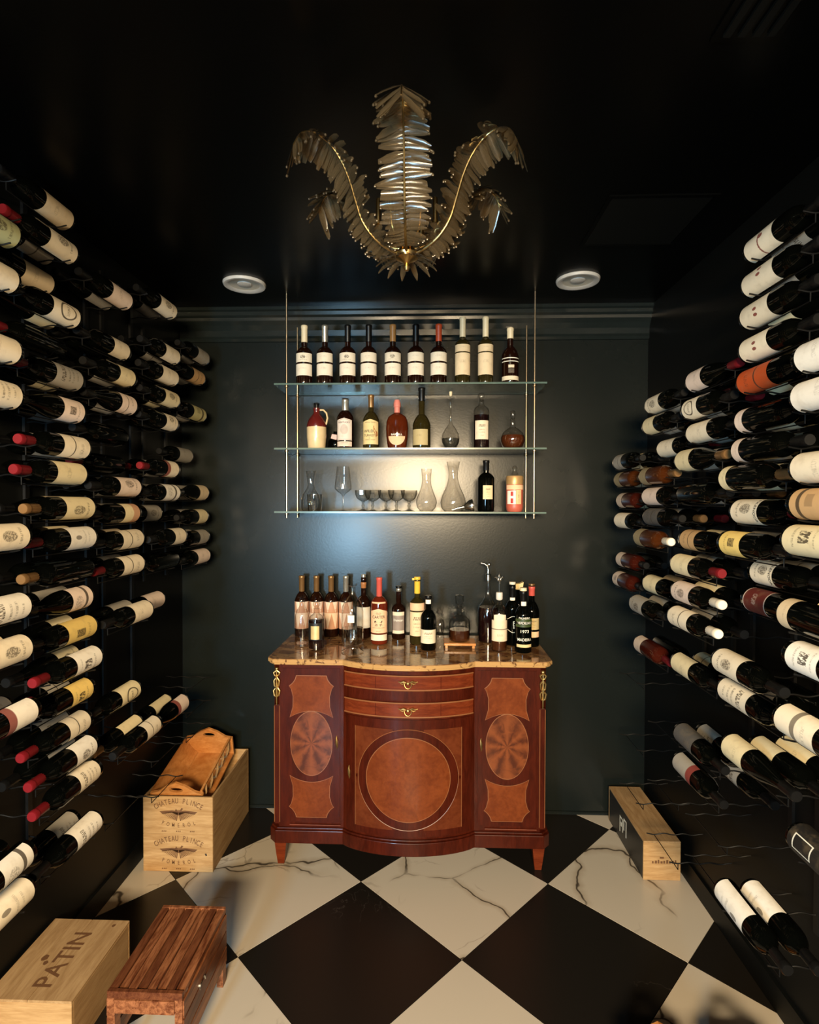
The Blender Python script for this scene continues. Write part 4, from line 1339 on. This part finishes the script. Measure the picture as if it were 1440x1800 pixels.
for x, y, lb in ((-0.066, YS + 0.012, 'small smoked cordial glass in front, nearest the slim decanter'), (-0.246, YS + 0.105, 'small smoked cordial glass at back, nearest the tall wine glass'),
                 (-0.126, YS + 0.105, 'small smoked cordial glass at back, middle of the back three'), (-0.006, YS + 0.105, 'small smoked cordial glass at back, nearest the slim decanter')):
    c2 = cg.copy()
    COL.objects.link(c2)
    c2.location = (x, y, z)
    c2['label'] = lb
    for ch in cg.children:
        d = ch.copy()
        d.parent = c2
        COL.objects.link(d)
o = thing('decanter', 'slim clear glass decanter with narrow waist beside cordial glasses', 'decanter', (0.085, YS + 0.02, z))
MB().lathe([(0, 0), (0.030, 0), (0.046, 0.018), (0.053, 0.045), (0.050, 0.062), (0.036, 0.098), (0.025, 0.130), (0.022, 0.160), (0.026, 0.215)], 28).build('decanter_glass', M['clear'], o, True)
o = thing('decanter', 'wide clear glass decanter with flared lip beside the wine funnel', 'decanter', (0.222, YS + 0.075, z))
MB().lathe([(0, 0), (0.045, 0), (0.060, 0.016), (0.066, 0.046), (0.058, 0.078), (0.034, 0.130), (0.024, 0.170), (0.024, 0.205), (0.034, 0.255)], 28).build('decanter_glass', M['clear'], o, True)
o = thing('wine_funnel', 'silver wine funnel lying on lowest glass shelf', 'funnel', (0.318, YS - 0.026, z + 0.0325), (0, math.radians(79), 0))
MB().lathe([(0.030, 0.0), (0.031, -0.002), (0.029, -0.016), (0.018, -0.036), (0.0075, -0.048)], 24).build('cone', M['silver'], o, True)
MB().tube([(0, 0, -0.046), (0, 0, -0.075), (0.004, 0, -0.108)], [0.0072, 0.005, 0.004], 10).build('spout', M['silver'], o, True)
o = stand('wine_bottle', 'black port bottle with square cream label on lowest glass shelf', 'bottle', (0.384, YS + 0.012, z), bottle_profile(0.0415, 0.165, 0.195, 0.256, 0.0140), 'dark_glass', 'cap_black', (0.014, 0.205, 0.256))
paper(o, 0.0421, 0.062, 0.130, 0.62, M['lab_lines'], color=(0.68, 0.55, 0.33), a0=0.15)
o = thing('decorated_tin', 'red white and gold printed tin canister with glass knob', 'canister', (0.525, YS + 0.005, z))
MB().lathe([(0, 0), (0.034, 0), (0.040, 0.010), (0.042, 0.024), (0.042, 0.135)], 28).build('can', M['red_tin'], o, True)
MB().lathe([(0.042, 0.135), (0.0425, 0.137), (0.0425, 0.172), (0.040, 0.178), (0, 0.180)], 28).build('lid', M['tin_gold'], o, True)
MB().lathe([(0.012, 0.180), (0.018, 0.186), (0.012, 0.198), (0.010, 0.208), (0.014, 0.218), (0.008, 0.228), (0, 0.230)], 16).build('knob', M['clear'], o, True)
paper(o, 0.0426, 0.110, 0.132, 1.3, M['paper_peach'], 'upper_print')
paper(o, 0.0426, 0.038, 0.104, 0.55, M['paper_white'], 'shield_print', a0=-0.55)
paper(o, 0.0430, 0.078, 0.100, 0.16, M['ink_red'], 'red_print', a0=-0.45)
paper(o, 0.0430, 0.042, 0.066, 0.16, M['ink_red'], 'red_print', a0=-0.45)
paper(o, 0.0426, 0.038, 0.108, 0.32, M['paper_straw'], 'side_print', a0=0.36)
paper(o, 0.0430, 0.042, 0.104, 0.16, M['lab_mono'], 'fine_print', color=(0.62, 0.46, 0.24), a0=0.36)

# ------------------------------------------------------------------ bottles on the sideboard
z = ZT + 0.0005
q4 = bottle_profile(0.0375, 0.190, 0.235, 0.322, 0.0140)
for x, cp, cn in ((-0.580, 'cap_gold', 'end'), (-0.501, 'cap_gold', 'second'), (-0.422, 'cap_gold', 'third'), (-0.343, 'cap_silver', 'silver')):
    lb = {'end': 'gold-necked bottle with pink geometric label at the end of its row', 'second': 'gold-necked bottle with pink geometric label between two gold-necked bottles', 'third': 'gold-necked bottle with pink geometric label next to the silver-necked bottle', 'silver': 'silver-necked dark bottle with pink geometric label beside gold-necked ones'}[cn]
    o = stand('spirit_bottle', lb, 'bottle', (x, 0.500, z), q4, 'brown_glass', cp, (0.014, 0.240, 0.322), 'geometric-label bottles on the sideboard')
    paper(o, 0.0381, 0.045, 0.188, 1.45, M['lab_triangles'], color=(0.74, 0.57, 0.44))
o = thing('glass_bottle', 'tall clear glass bottle standing before the gold-necked bottles', 'bottle', (-0.532, 0.300, z))
MB().lathe([(0, 0), (0.030, 0), (0.034, 0.004), (0.035, 0.02), (0.035, 0.150), (0.028, 0.175), (0.015, 0.195), (0.0135, 0.205), (0.0135, 0.240), (0.018, 0.243), (0.018, 0.252)], 24).build('bottle_glass', M['clear'], o, True)
MB().lathe([(0, 0.002), (0.033, 0.003), (0.033, 0.014), (0, 0.014)], 24).build('thick_base', M['clear'], o, True)
o = thing('labelled_decanter', 'clear bottle with black and gold shield label and ball stopper', 'decanter', (-0.447, 0.235, z))
MB().lathe([(0, 0), (0.034, 0), (0.0385, 0.004), (0.0395, 0.14), (0.036, 0.158), (0.020, 0.170), (0.0125, 0.178), (0.0125, 0.196), (0.016, 0.200)], 24).build('decanter_glass', M['clear'], o, True)
MB().lathe([(0, 0.008), (0.037, 0.009), (0.0375, 0.142), (0, 0.142)], 24).build('liquid', M['liq_dark'], o, True)
paper(o, 0.0402, 0.052, 0.134, 0.95, M['paper_black'])
paper(o, 0.0406, 0.056, 0.120, 0.52, M['paper_goldlab'], 'gold_label')
MB().lathe([(0.0, 0.194), (0.010, 0.198), (0.009, 0.205), (0.017, 0.214), (0.018, 0.222), (0.012, 0.232), (0, 0.235)], 16).build('stopper', M['clear'], o, True)
o = thing('dome_bottle', 'large clear domed glass decanter bottle on pedestal foot', 'decanter', (-0.266, 0.195, z))
MB().lathe([(0.0, 0.03), (0.034, 0.032), (0.047, 0.040), (0.052, 0.055), (0.052, 0.190), (0.048, 0.220), (0.036, 0.246), (0.018, 0.266), (0.014, 0.275), (0.014, 0.315), (0.021, 0.318), (0.021, 0.326)], 28).build('bottle_glass', M['clear'], o, True)
MB().lathe([(0, 0), (0.052, 0), (0.053, 0.004), (0.040, 0.010), (0.030, 0.02), (0.034, 0.032)], 28).build('foot', M['clear'], o, True)
MB().lathe([(0, 0.034), (0.046, 0.042), (0.0505, 0.056), (0.0505, 0.115), (0, 0.115)], 28).build('liquid', thin_glass('clear_spirit', (0.88, 0.86, 0.82)), o, True)
paper(o, 0.0528, 0.15, 0.185, 0.3, M['paper_white'])
o = stand('spirit_bottle', 'brown-collared slim bottle with white label between domed decanter and red-capped bottle', 'bottle', (-0.247, 0.485, z), bottle_profile(0.036, 0.185, 0.225, 0.318, 0.0130), 'brown_glass', 'cap_brown', (0.013, 0.262, 0.292))
paper(o, 0.0366, 0.055, 0.165, 1.3, M['paper_white'])
MB().lathe([(0.011, 0.318), (0.013, 0.32), (0.013, 0.334), (0, 0.335)], 14).build('stopper', M['cap_silver'], o, True)
o = stand('whiskey_bottle', 'red-necked whiskey bottle with arched cream label and horse picture on sideboard', 'bottle', (-0.153, 0.365, z), bottle_profile(0.0430, 0.205, 0.240, 0.334, 0.0135), 'whiskey_glass', 'cap_rosered', (0.0135, 0.236, 0.334))
paper(o, 0.0438, 0.060, 0.168, 1.15, M['paper_peach'], notch=0.014)
paper(o, 0.0438, 0.022, 0.052, 1.15, M['paper_cream'], 'lower_label')
paper(o, 0.0438, 0.208, 0.216, 0.9, M['paper_peach'], 'shoulder_label')
curved_text(o, 0.0442, [('OLD', 0.0125, 0, 0.158), ('CARTER', 0.0205, 0, 0.140, 0.9), ('STRAIGHT BOURBON WHISKEY', 0.0048, 0, 0.086), ('KENTUCKY', 0.005, 0, 0.070)])
hs = MB()
Rh = 0.0442
for ol in ([(-0.022, 0.118), (-0.018, 0.124), (-0.014, 0.120), (-0.008, 0.116), (0.004, 0.115), (0.012, 0.116), (0.018, 0.123), (0.021, 0.121), (0.017, 0.112), (0.012, 0.105), (-0.010, 0.105), (-0.016, 0.108), (-0.021, 0.112)],
           [(-0.013, 0.107), (-0.010, 0.107), (-0.012, 0.099), (-0.018, 0.094), (-0.020, 0.095), (-0.015, 0.100)], [(-0.008, 0.106), (-0.005, 0.106), (-0.006, 0.094), (-0.009, 0.094)],
           [(0.006, 0.106), (0.010, 0.106), (0.012, 0.094), (0.009, 0.094)], [(0.011, 0.107), (0.014, 0.108), (0.020, 0.100), (0.018, 0.098)]):
    b = len(hs.v)
    hs.v += [(Rh * math.sin(a / Rh), -Rh * math.cos(a / Rh), c) for a, c in ol]
    hs.f.append(tuple(range(b, b + len(ol))))
hs.build('horse_picture', M['ink'], o)
o = stand('spirit_bottle', 'short dark bottle with grey-brown label and white neck highlight, black stopper', 'bottle', (-0.060, 0.470, z), bottle_profile(0.0360, 0.155, 0.185, 0.270, 0.0130), 'brown_glass', 'cap_silver', (0.013, 0.248, 0.264))
o['label'] = 'short dark bottle with grey-brown label and black stopper beside red-necked whiskey'
paper(o, 0.0367, 0.032, 0.145, 1.0, M['paper_grey'])
paper(o, 0.0371, 0.126, 0.145, 0.95, M['paper_cream'], 'upper_label')
paper(o, 0.0371, 0.032, 0.048, 0.95, M['paper_cream'], 'lower_label')
curved_text(o, 0.0375, [('Duncan', 0.0175, 0, 0.102)], M['ink_white'])
MB().lathe([(0.012, 0.265), (0.016, 0.266), (0.016, 0.276), (0, 0.277)], 14).build('stopper', M['cap_black'], o, True)
o = stand('spirit_bottle', 'tall bottle with yellow cap and long cream labels on sideboard', 'bottle', (0.040, 0.368, z), bottle_profile(0.0375, 0.205, 0.235, 0.330, 0.0140), 'olive_glass', 'cap_yellow', (0.014, 0.255, 0.338))
paper(o, 0.0382, 0.045, 0.165, 1.25, M['lab_lines'], color=(0.72, 0.56, 0.34))
paper(o, 0.0382, 0.172, 0.210, 1.25, M['paper_peach'], 'upper_label')
MB().box(-0.026, -0.012, -0.004, 0.004, 0.322, 0.332).build('pour_tab', M['cap_yellow'], o)
o = stand('port_bottle', 'squat black port bottle with low white label before yellow-capped bottle', 'bottle', (0.096, 0.258, z), bottle_profile(0.0370, 0.155, 0.195, 0.262, 0.0145), 'dark_glass', 'cap_black', (0.0145, 0.222, 0.262))
paper(o, 0.0377, 0.036, 0.102, 1.25, M['lab_lines'], color=(0.72, 0.62, 0.44))
paper(o, 0.0162, 0.224, 0.244, 0.9, M['paper_white'], 'neck_label')
o = thing('cruet', 'slender clear glass cruet behind the black port bottle', 'cruet', (0.158, 0.470, z))
MB().lathe([(0, 0), (0.020, 0), (0.022, 0.004), (0.022, 0.085), (0.014, 0.100), (0.008, 0.108), (0.008, 0.128), (0.016, 0.135), (0.018, 0.165)], 20).build('cruet_glass', M['clear'], o, True)
# decanter on its wooden stand
o = thing('wood_stand', 'small low wooden stand under the amber spirit decanter', 'stand', (0.252, 0.330, ZT))
bevel(MB().box(-0.078, 0.078, -0.055, 0.055, 0.014, 0.026).build('board', M['honey'], o), 0.002)
for sx in (-1, 1):
    MB().box(sx * 0.066 - 0.006, sx * 0.066 + 0.006, -0.050, 0.050, 0.0006, 0.014).build('foot', M['honey'], o)
o = thing('square_decanter', 'clear decanter of brown spirit with tall glass stopper on wooden stand', 'decanter', (0.252, 0.335, ZT + 0.0265))
MB().lathe([(0, 0), (0.046, 0), (0.051, 0.004), (0.052, 0.02), (0.052, 0.085), (0.048, 0.105), (0.030, 0.122), (0.016, 0.130), (0.0135, 0.14), (0.0135, 0.160), (0.021, 0.165), (0.021, 0.170)], 16).build('decanter_glass', M['clear'], o)
MB().lathe([(0, 0.005), (0.049, 0.006), (0.050, 0.056), (0, 0.056)], 16).build('liquid', M['liq_brown'], o)
MB().lathe([(0.0, 0.158), (0.011, 0.162), (0.012, 0.178), (0.020, 0.184), (0.022, 0.226), (0.0, 0.230)], 8).build('stopper', M['clear'], o)
o = thing('ship_decanter', 'tall clear-necked decanter of dark red wine with silver pourer', 'decanter', (0.404, 0.425, z))
MB().lathe([(0, 0), (0.044, 0), (0.050, 0.006), (0.052, 0.10), (0.052, 0.160), (0.046, 0.185), (0.030, 0.205), (0.017, 0.228), (0.013, 0.26), (0.012, 0.31), (0.016, 0.322)], 24).build('decanter_glass', M['clear'], o, True)
MB().lathe([(0, 0.004), (0.048, 0.008), (0.050, 0.10), (0.050, 0.160), (0.047, 0.178), (0, 0.178)], 24).build('liquid', M['liq_dark'], o, True)
MB().lathe([(0.0, 0.31), (0.0145, 0.316), (0.0145, 0.345), (0.007, 0.352), (0.006, 0.375)], 16).build('collar', M['silver'], o, True)
MB().tube([(0, 0, 0.37), (-0.004, 0, 0.388), (-0.018, 0, 0.400), (-0.038, 0, 0.404)], [0.006, 0.006, 0.005, 0.004], 10).build('spout', M['silver'], o, True)
MB().sphere((0.004, 0, 0.398), 0.010, 10, 8).build('thumb_knob', M['silver'], o, True)
o = stand('spirit_bottle', 'bottle with silver fleur-de-lis stopper and large cream label on sideboard', 'bottle', (0.440, 0.258, z), bottle_profile(0.0375, 0.180, 0.222, 0.272, 0.0145), 'clear')
o.name = 'fleur_stopper_bottle'
MB().lathe([(0, 0.004), (0.035, 0.005), (0.0365, 0.05), (0.0365, 0.150), (0, 0.150)], 24).build('liquid', M['liq_brown'], o, True)
paper(o, 0.0382, 0.050, 0.150, 1.3, M['lab_line'], color=(0.74, 0.60, 0.42), notch=None)
paper(o, 0.0378, 0.150, 0.176, 0.85, M['paper_cream'], 'upper_label', notch=0.006)
MB().lathe([(0.0, 0.24), (0.013, 0.244), (0.0165, 0.250), (0.0165, 0.276), (0.015, 0.281), (0, 0.282)], 16).build('stopper', M['white_plastic'], o, True)
fl = MB().tube([(0, 0, 0.28), (0, 0, 0.335)], 0.003, 8)
fl.tube([(0, 0, 0.330), (0, 0, 0.345), (0, 0, 0.362), (0, 0, 0.378)], [0.003, 0.0065, 0.0085, 0.001], 8)
for sx in (-1, 1):
    fl.tube([(0, 0, 0.336), (sx * 0.009, 0, 0.346), (sx * 0.016, 0, 0.356), (sx * 0.023, 0, 0.352)], [0.0025, 0.0045, 0.005, 0.002], 8)
fl.tube([(-0.011, 0, 0.338), (0.011, 0, 0.338)], 0.003, 8)
fl.build('fleur_finial', M['silver'], o, True)
o = stand('wine_bottle', 'black bottle with white painted lines beside the madeira bottle', 'bottle', (0.520, 0.372, z), bottle_profile(0.0365, 0.180, 0.225, 0.302, 0.0140), 'dark_glass', 'cap_black', (0.014, 0.240, 0.294))
MB().lathe([(0.013, 0.3025), (0.016, 0.304), (0.016, 0.316), (0, 0.317)], 14).build('cork_top', M['cap_white'], o, True)
paper(o, 0.0152, 0.222, 0.238, 1.0, M['paper_white'], 'neck_label')
for zz, sg in ((0.140, 1), (0.075, -1)):
    MB().tube([(0.0368 * math.sin(a), -0.0368 * math.cos(a), zz + sg * 0.008 * math.cos(a * 3)) for a in [-1.2 + 0.2 * i for i in range(13)]], 0.0014, 6).build('painted_line', M['ink_white'], o)
curved_text(o, 0.0369, [('F', 0.03, 0.004, 0.112), ('E', 0.022, 0.004, 0.094)], M['ink_white'])
o = stand('wine_bottle', 'dark bottle with pale wrapped top against wall behind madeira bottle', 'bottle', (0.572, 0.492, z), bottle_profile(0.0365, 0.180, 0.225, 0.285, 0.0140), 'dark_glass')
MB().prism([(-0.020, 0.262), (0.016, 0.258), (0.022, 0.300), (0.004, 0.292), (-0.018, 0.290)], -0.017, 0.017, 'y').build('paper_wrap', M['paper_straw'], o)
o = stand('madeira_bottle', 'black madeira bottle stencilled in white letters with green band', 'bottle', (0.551, 0.232, z), bottle_profile(0.0400, 0.178, 0.225, 0.296, 0.0145), 'dark_glass', 'cap_black', (0.0145, 0.246, 0.290))
MB().lathe([(0.0145, 0.292), (0.017, 0.294), (0.016, 0.308), (0, 0.309)], 14).build('cork_top', M['cap_cream'], o, True)
paper(o, 0.0166, 0.205, 0.243, 0.8, M['paper_white'], 'neck_label')
paper(o, 0.0405, 0.150, 0.164, 1.2, M['green_band'], 'green_band')
paper(o, 0.0405, 0.126, 0.138, 1.2, M['green_band'], 'green_band')
curved_text(o, 0.0409, [('PALHEIRO', 0.0125, 0, 0.168), ('VERDELHO', 0.0165, 0, 0.145, 0.85), ('1973', 0.0185, 0, 0.105, 1.25), ('MADEIRA', 0.0190, 0, 0.066, 0.9)], M['ink_white'], 'stencil_letters')
paper(o, 0.0406, 0.030, 0.044, 1.0, M['paper_straw'], 'lower_band')
o = stand('wine_bottle', 'black bottle with rose-red neck and tan label at sideboard end', 'bottle', (0.612, 0.345, z), bottle_profile(0.0375, 0.172, 0.225, 0.302, 0.0140), 'dark_glass', 'cap_rosered', (0.014, 0.252, 0.298))
MB().lathe([(0.012, 0.3025), (0.016, 0.304), (0.016, 0.311), (0, 0.312)], 14).build('cork_top', M['cap_gold'], o, True)
paper(o, 0.0381, 0.088, 0.145, 0.9, M['lab_lines'], color=(0.50, 0.38, 0.18), a0=0.1)
paper(o, 0.0381, 0.050, 0.078, 0.9, M['paper_peach'], 'lower_label', a0=0.1)

# ------------------------------------------------------------------ crates
def crate(name, label, x0, x1, y0, y1, z0, z1, lid, mats=None, th=0.010):
    o = thing(name, label, 'crate', (x0, y0, z0))
    w, d, h = x1 - x0, y1 - y0, z1 - z0
    mf, ms = mats or (M['pine'], M['pine_y'])
    fr_ = MB().box(0, w, 0, th, 0, h).build('front_panel', mf, o)
    MB().box(0, w, d - th, d, 0, h).build('back_panel', mf, o)
    s1 = MB().box(0, th, th + 0.0003, d - th - 0.0003, 0, h - (0.0003 if lid else 0)).build('side_panel', ms, o)
    s2 = MB().box(w - th, w, th + 0.0003, d - th - 0.0003, 0, h - (0.0003 if lid else 0)).build('side_panel', ms, o)
    MB().box(th + 0.0003, w - th - 0.0003, th + 0.0003, d - th - 0.0003, 0.002, th).build('bottom_panel', ms, o)
    if lid:
        for x in ((0.0, w / 2 - 0.0008), (w / 2 + 0.0008, w)):
            if w < 0.2 and x[0] > 0:
                continue
            MB().box(x[0], x[1] if w >= 0.2 else w, -0.0005, d + 0.0005, h + 0.0005, h + 0.0085).build('lid_board', ms, o)
    for c in list(o.children):
        bevel(c, 0.0012, 1)
    return o, fr_, w, d, h


def stamp(parent, w, h):
    cx, cz = w * 0.51, h * 0.56
    y = -0.0004

    def arcw(txt, size, R, zc, up, spread):
        mb = MB()
        n = len(txt)
        for i, ch in enumerate(txt):
            if ch == ' ':
                continue
            V, F = text_geo(ch, size)
            a = (i - (n - 1) / 2) * spread
            b = len(mb.v)
            for x, yy in V:
                x *= 0.68
                if up:
                    px, pz = (R + yy) * math.sin(a) + x * math.cos(a), (R + yy) * math.cos(a) - x * math.sin(a)
                else:
                    px, pz = (R - yy) * math.sin(a) + x * math.cos(a), -(R - yy) * math.cos(a) + x * math.sin(a)
                mb.v.append((cx + px, y, zc + pz))
            mb.f += [tuple(b + k for k in f) for f in F]
        return mb
    arcw('CHATEAU PLINCE', 0.034, 0.217, 0.153 - 0.217, True, 0.0775).build('stamped_name', M['ink_brown'], parent)
    arcw('POMEROL', 0.026, 0.24, 0.041 + 0.24, False, 0.102).build('stamped_place', M['ink_brown'], parent)
    e = MB()
    # spread-winged bird: fans of feathers, head and crest
    for sx in (-1, 1):
        for k in range(11):
            f = k / 10
            x0, x1 = sx * (0.003 + 0.034 * f), sx * (0.010 + 0.068 * f)
            zt, zb = 0.004 + 0.004 * f, -0.034 + 0.030 * f
            wd = 0.0026
            b = len(e.v)
            e.v += [(cx + x0 - wd * 0.6, y, cz + zt), (cx + x0 + wd * 0.6, y, cz + zt), (cx + x1 + wd, y, cz + zb), (cx + x1 - wd, y, cz + zb)]
            e.f.append((b, b + 1, b + 2, b + 3))
        b = len(e.v)
        e.v += [(cx, y, cz + 0.010), (cx + sx * 0.03, y, cz + 0.014), (cx + sx * 0.088, y, cz + 0.008), (cx + sx * 0.074, y, cz - 0.004), (cx + sx * 0.03, y, cz + 0.003), (cx, y, cz - 0.010)]
        e.f.append(tuple(range(b, b + 6)))
    b = len(e.v)
    e.v += [(cx - 0.016, y, cz + 0.010), (cx - 0.012, y, cz + 0.022), (cx - 0.006, y, cz + 0.014), (cx + 0.008, y, cz + 0.016), (cx + 0.014, y, cz + 0.026), (cx + 0.022, y, cz + 0.022), (cx + 0.014, y, cz + 0.012)]
    e.f.append(tuple(range(b, b + 7)))
    e.build('bird_emblem', M['ink_brown'], parent)
    sm = MB()
    for x, wd in ((0.0, 0.012), (-0.064, 0.014), (0.066, 0.014)):
        for k in range(3):
            sm.prism([(cx + x - wd + 0.008 * k, cz - 0.085), (cx + x - wd + 0.008 * k + 0.005, cz - 0.085), (cx + x - wd + 0.008 * k + 0.006, cz - 0.079), (cx + x - wd + 0.008 * k + 0.001, cz - 0.080)], y, y + 0.0002, 'y')
    sm.build('small_print', M['ink_brown'], parent)


o, fp, w, d, h = crate('wine_crate', 'pale pine wine crate with winged stamp, under the open one', -1.203, -0.881, 0.032, 0.532, 0.0006, 0.172, False)
stamp(fp, w, h)
MB().prism([(0.285, 0.085), (0.292, 0.088), (0.296, 0.078), (0.290, 0.074)], -0.0004, 0.0, 'y').build('knot', M['ink'], fp)
o, fp, w, d, h = crate('wine_crate', 'open pale pine wine crate with winged stamp, holding honey-wood carrier', -1.203, -0.881, 0.032, 0.532, 0.1725, 0.345, False)
stamp(fp, w, h)


def carrier(label, loc, rot, wd, ln, group=None):
    o = thing('bottle_carrier', label, 'carrier', loc, rot, group)
    hw = wd / 2

    def board(name, y, h0):
        # arched end board with a hand hole, ringed by quads
        out = [(-hw, 0), (hw, 0), (hw, h0)]
        arc = []
        for i in range(13):
            a = i / 12
            x = hw * (1 - 2 * a)
            arc.append((x, h0 + 0.055 * max(0.0, (math.cos(min(1.0, abs(x) / (hw * 0.92)) * PI) + 1) / 2) + 0.0))
        outer = [(-hw, 0.0), (hw, 0.0)] + arc
        mb = MB()
        hole = [(0.032 * math.cos(2 * PI * i / 16), h0 + 0.016 + 0.012 * math.sin(2 * PI * i / 16)) for i in range(16)]
        # split the board in a lower slab and an arched upper ring
        mb.box(-hw, hw, y - 0.006, y + 0.006, 0, h0 - 0.006)
        ring_o = []
        for i in range(16):
            a = 2 * PI * i / 16
            x = hw * 0.98 * math.cos(a)
            if math.sin(a) >= -1e-6:
                zt = h0 + 0.055 * (math.cos(min(1.0, abs(x) / (hw * 0.92)) * PI) + 1) / 2
                zt = max(zt, h0)
            else:
                zt = h0 - 0.006
            ring_o.append((x if abs(math.cos(a)) < 0.999 else math.copysign(hw, x), zt))
        b = len(mb.v)
        for yy in (y - 0.006, y + 0.006):
            mb.v += [(p[0], yy, p[1]) for p in ring_o] + [(p[0], yy, p[1]) for p in hole]
        for i in range(16):
            j = (i + 1) % 16
            mb.f += [(b + i, b + 16 + i, b + 16 + j, b + j), (b + 32 + i, b + 32 + j, b + 48 + j, b + 48 + i), (b + i, b + j, b + 32 + j, b + 32 + i), (b + 16 + i, b + 48 + i, b + 48 + j, b + 16 + j)]
        return mb.build(name, M['honey'], o)
    board('end_board', 0.006, 0.105)
    board('end_board', ln - 0.006, 0.105)
    MB().box(-hw + 0.001, hw - 0.001, 0.0125, ln - 0.0125, 0.001, 0.010).build('bottom_board', M['honey'], o)
    # curved near-wall side sheet and thin slats on the aisle side
    g = MB()
    g.grid(lambda u, v: (-hw + 0.004 + 0.05 * (1 - v) ** 2, 0.0125 + (ln - 0.025) * u, 0.012 + 0.098 * v), 2, 8)
    n0 = len(g.v)
    g.grid(lambda u, v: (-hw + 0.000 + 0.05 * (1 - v) ** 2, 0.0125 + (ln - 0.025) * u, 0.012 + 0.098 * v), 2, 8)
    g.build('side_sheet', M['honey'], o, True)
    for k in range(5):
        y0 = 0.05 + (ln - 0.11) * k / 4
        MB().tube([(hw - 0.05, y0, 0.013), (hw - 0.02, y0, 0.03), (hw - 0.008, y0 + 0.004, 0.07), (hw - 0.010, y0 + 0.012, 0.104)], 0.0055, 6).build('bent_slat', M['pine_y'], o, True)
    MB().box(hw - 0.016, hw - 0.006, 0.0125, ln - 0.0125, 0.104, 0.112).build('top_rail', M['honey'], o)
    return o


carrier('honey-wood bottle carrier with arched ends, tilted inside the open crate', (-1.062, 0.0870, 0.2440), (math.radians(14), 0, 0), 0.246, 0.405)
carrier('honey-wood bottle carrier with arched ends on the floor, nearer the room centre', (0.775, -1.155, 0.0006), (0, 0, 0), 0.21, 0.36)
carrier('honey-wood bottle carrier with arched ends on the floor, close to the racks', (1.02, -1.155, 0.0006), (0, 0, 0), 0.21, 0.36)

# narrow crate by the right-hand racks
o, fp, w, d, h = crate('wine_crate', 'narrow pale pine crate with black painted side by the racks', 1.062, 1.226, 0.058, 0.535, 0.0006, 0.168, True)
for c in o.children:
    if c.name.startswith('side_panel') and c.data.vertices[0].co.x < 0.01:
        c.data = c.data.copy()
        c.data.materials[0] = M['paper_black']
lg = MB()
for (y0, y1, z0, z1) in ((0.215, 0.222, 0.055, 0.135), (0.222, 0.250, 0.128, 0.135), (0.245, 0.252, 0.075, 0.128), (0.262, 0.269, 0.055, 0.120), (0.269, 0.300, 0.113, 0.120), (0.280, 0.290, 0.075, 0.095), (0.300, 0.306, 0.040, 0.120)):
    lg.box(-0.0006, -0.0001, y0, y1, z0, z1)
lg.build('side_logo', M['ink_white'], o)
sm = MB()
for k in range(9):
    x = 0.038 + 0.0125 * k
    sm.box(x, x + 0.007 + 0.002 * (k % 2), -0.0006, -0.0001, 0.076, 0.086 + 0.003 * (k % 3))
sm.box(0.072, 0.090, -0.0006, -0.0001, 0.098, 0.106)
sm.build('small_print', M['ink_brown'], fp)

# stamped crate near the doorway
o, fp, w, d, h = crate('wine_crate', 'pale pine crate with lettering stamped on its lid, beside the slatted box', -1.253, -0.978, -0.815, -0.490, 0.0006, 0.168, True)
text_on('lid_stamp', [('PATIN', 0.085, 0, 0, 0.95)], lambda a, b: (0.150 - b, 0.155 + a, h + 0.0089), M['ink_brown'], o)
bl = MB()
for cx, cy, rr in ((0.085, 0.155, 0.012), (0.100, 0.135, 0.009), (0.232, 0.300, 0.007)):
    b = len(bl.v)
    bl.v += [(cx + rr * math.cos(2 * PI * k / 9) * random.uniform(0.7, 1.1), cy + rr * math.sin(2 * PI * k / 9) * random.uniform(0.7, 1.3), h + 0.0089) for k in range(9)]
    bl.f.append(tuple(range(b, b + 9)))
bl.build('lid_emblem', M['ink_brown'], o)

# slatted red-brown box
SL = thing('slatted_box', 'red-brown wooden slatted box on legs beside the crate with lettered lid', 'slatted box', (-0.835, -0.870, 0))
W, L_, H_ = 0.222, 0.345, 0.262
for x in (0.0, W - 0.022):
    for y in (0.0, L_ - 0.03):
        MB().box(x, x + 0.022, y, y + 0.03, 0.0006, H_ - 0.02).build('corner_post', M['slat'], SL)
for k in range(8):
    w8 = (W + 0.004) / 8
    MB().box(k * w8 - 0.002 + 0.002, (k + 1) * w8 - 0.002 - 0.002, 0.012, L_ - 0.012, H_ - 0.014 - 0.002 * (k % 2), H_ - 0.002 * (k % 2)).build('top_slat', M['slat' if k % 3 else 'slat_dark'], SL)
MB().box(0.0, W, L_ - 0.011, L_, H_ - 0.045, H_ + 0.001).build('end_rail', M['slat'], SL)
MB().box(0.0, W, 0.0, 0.011, H_ - 0.020, H_ + 0.001).build('end_rail', M['slat_dark'], SL)
MB().box(0.0225, W - 0.0225, -0.004, 0.008, H_ - 0.060, H_ - 0.021).build('front_rail', M['slat'], SL)
for sx in (0, 1):
    for k in range(3):
        z0 = H_ - 0.075 - 0.056 * k
        x = W - 0.004 if sx else -0.004
        MB().box(x, x + 0.008, 0.004, L_ - 0.004, z0, z0 + 0.050).build('side_slat', M['slat_dark' if k % 2 else 'slat'], SL)
MB().tube([(W + 0.005, 0.13 + 0.02 * math.cos(PI * k / 8), H_ - 0.085 + 0.018 * math.sin(PI * k / 8)) for k in range(9)], 0.003, 6).build('side_pull', M['silver'], SL, True)
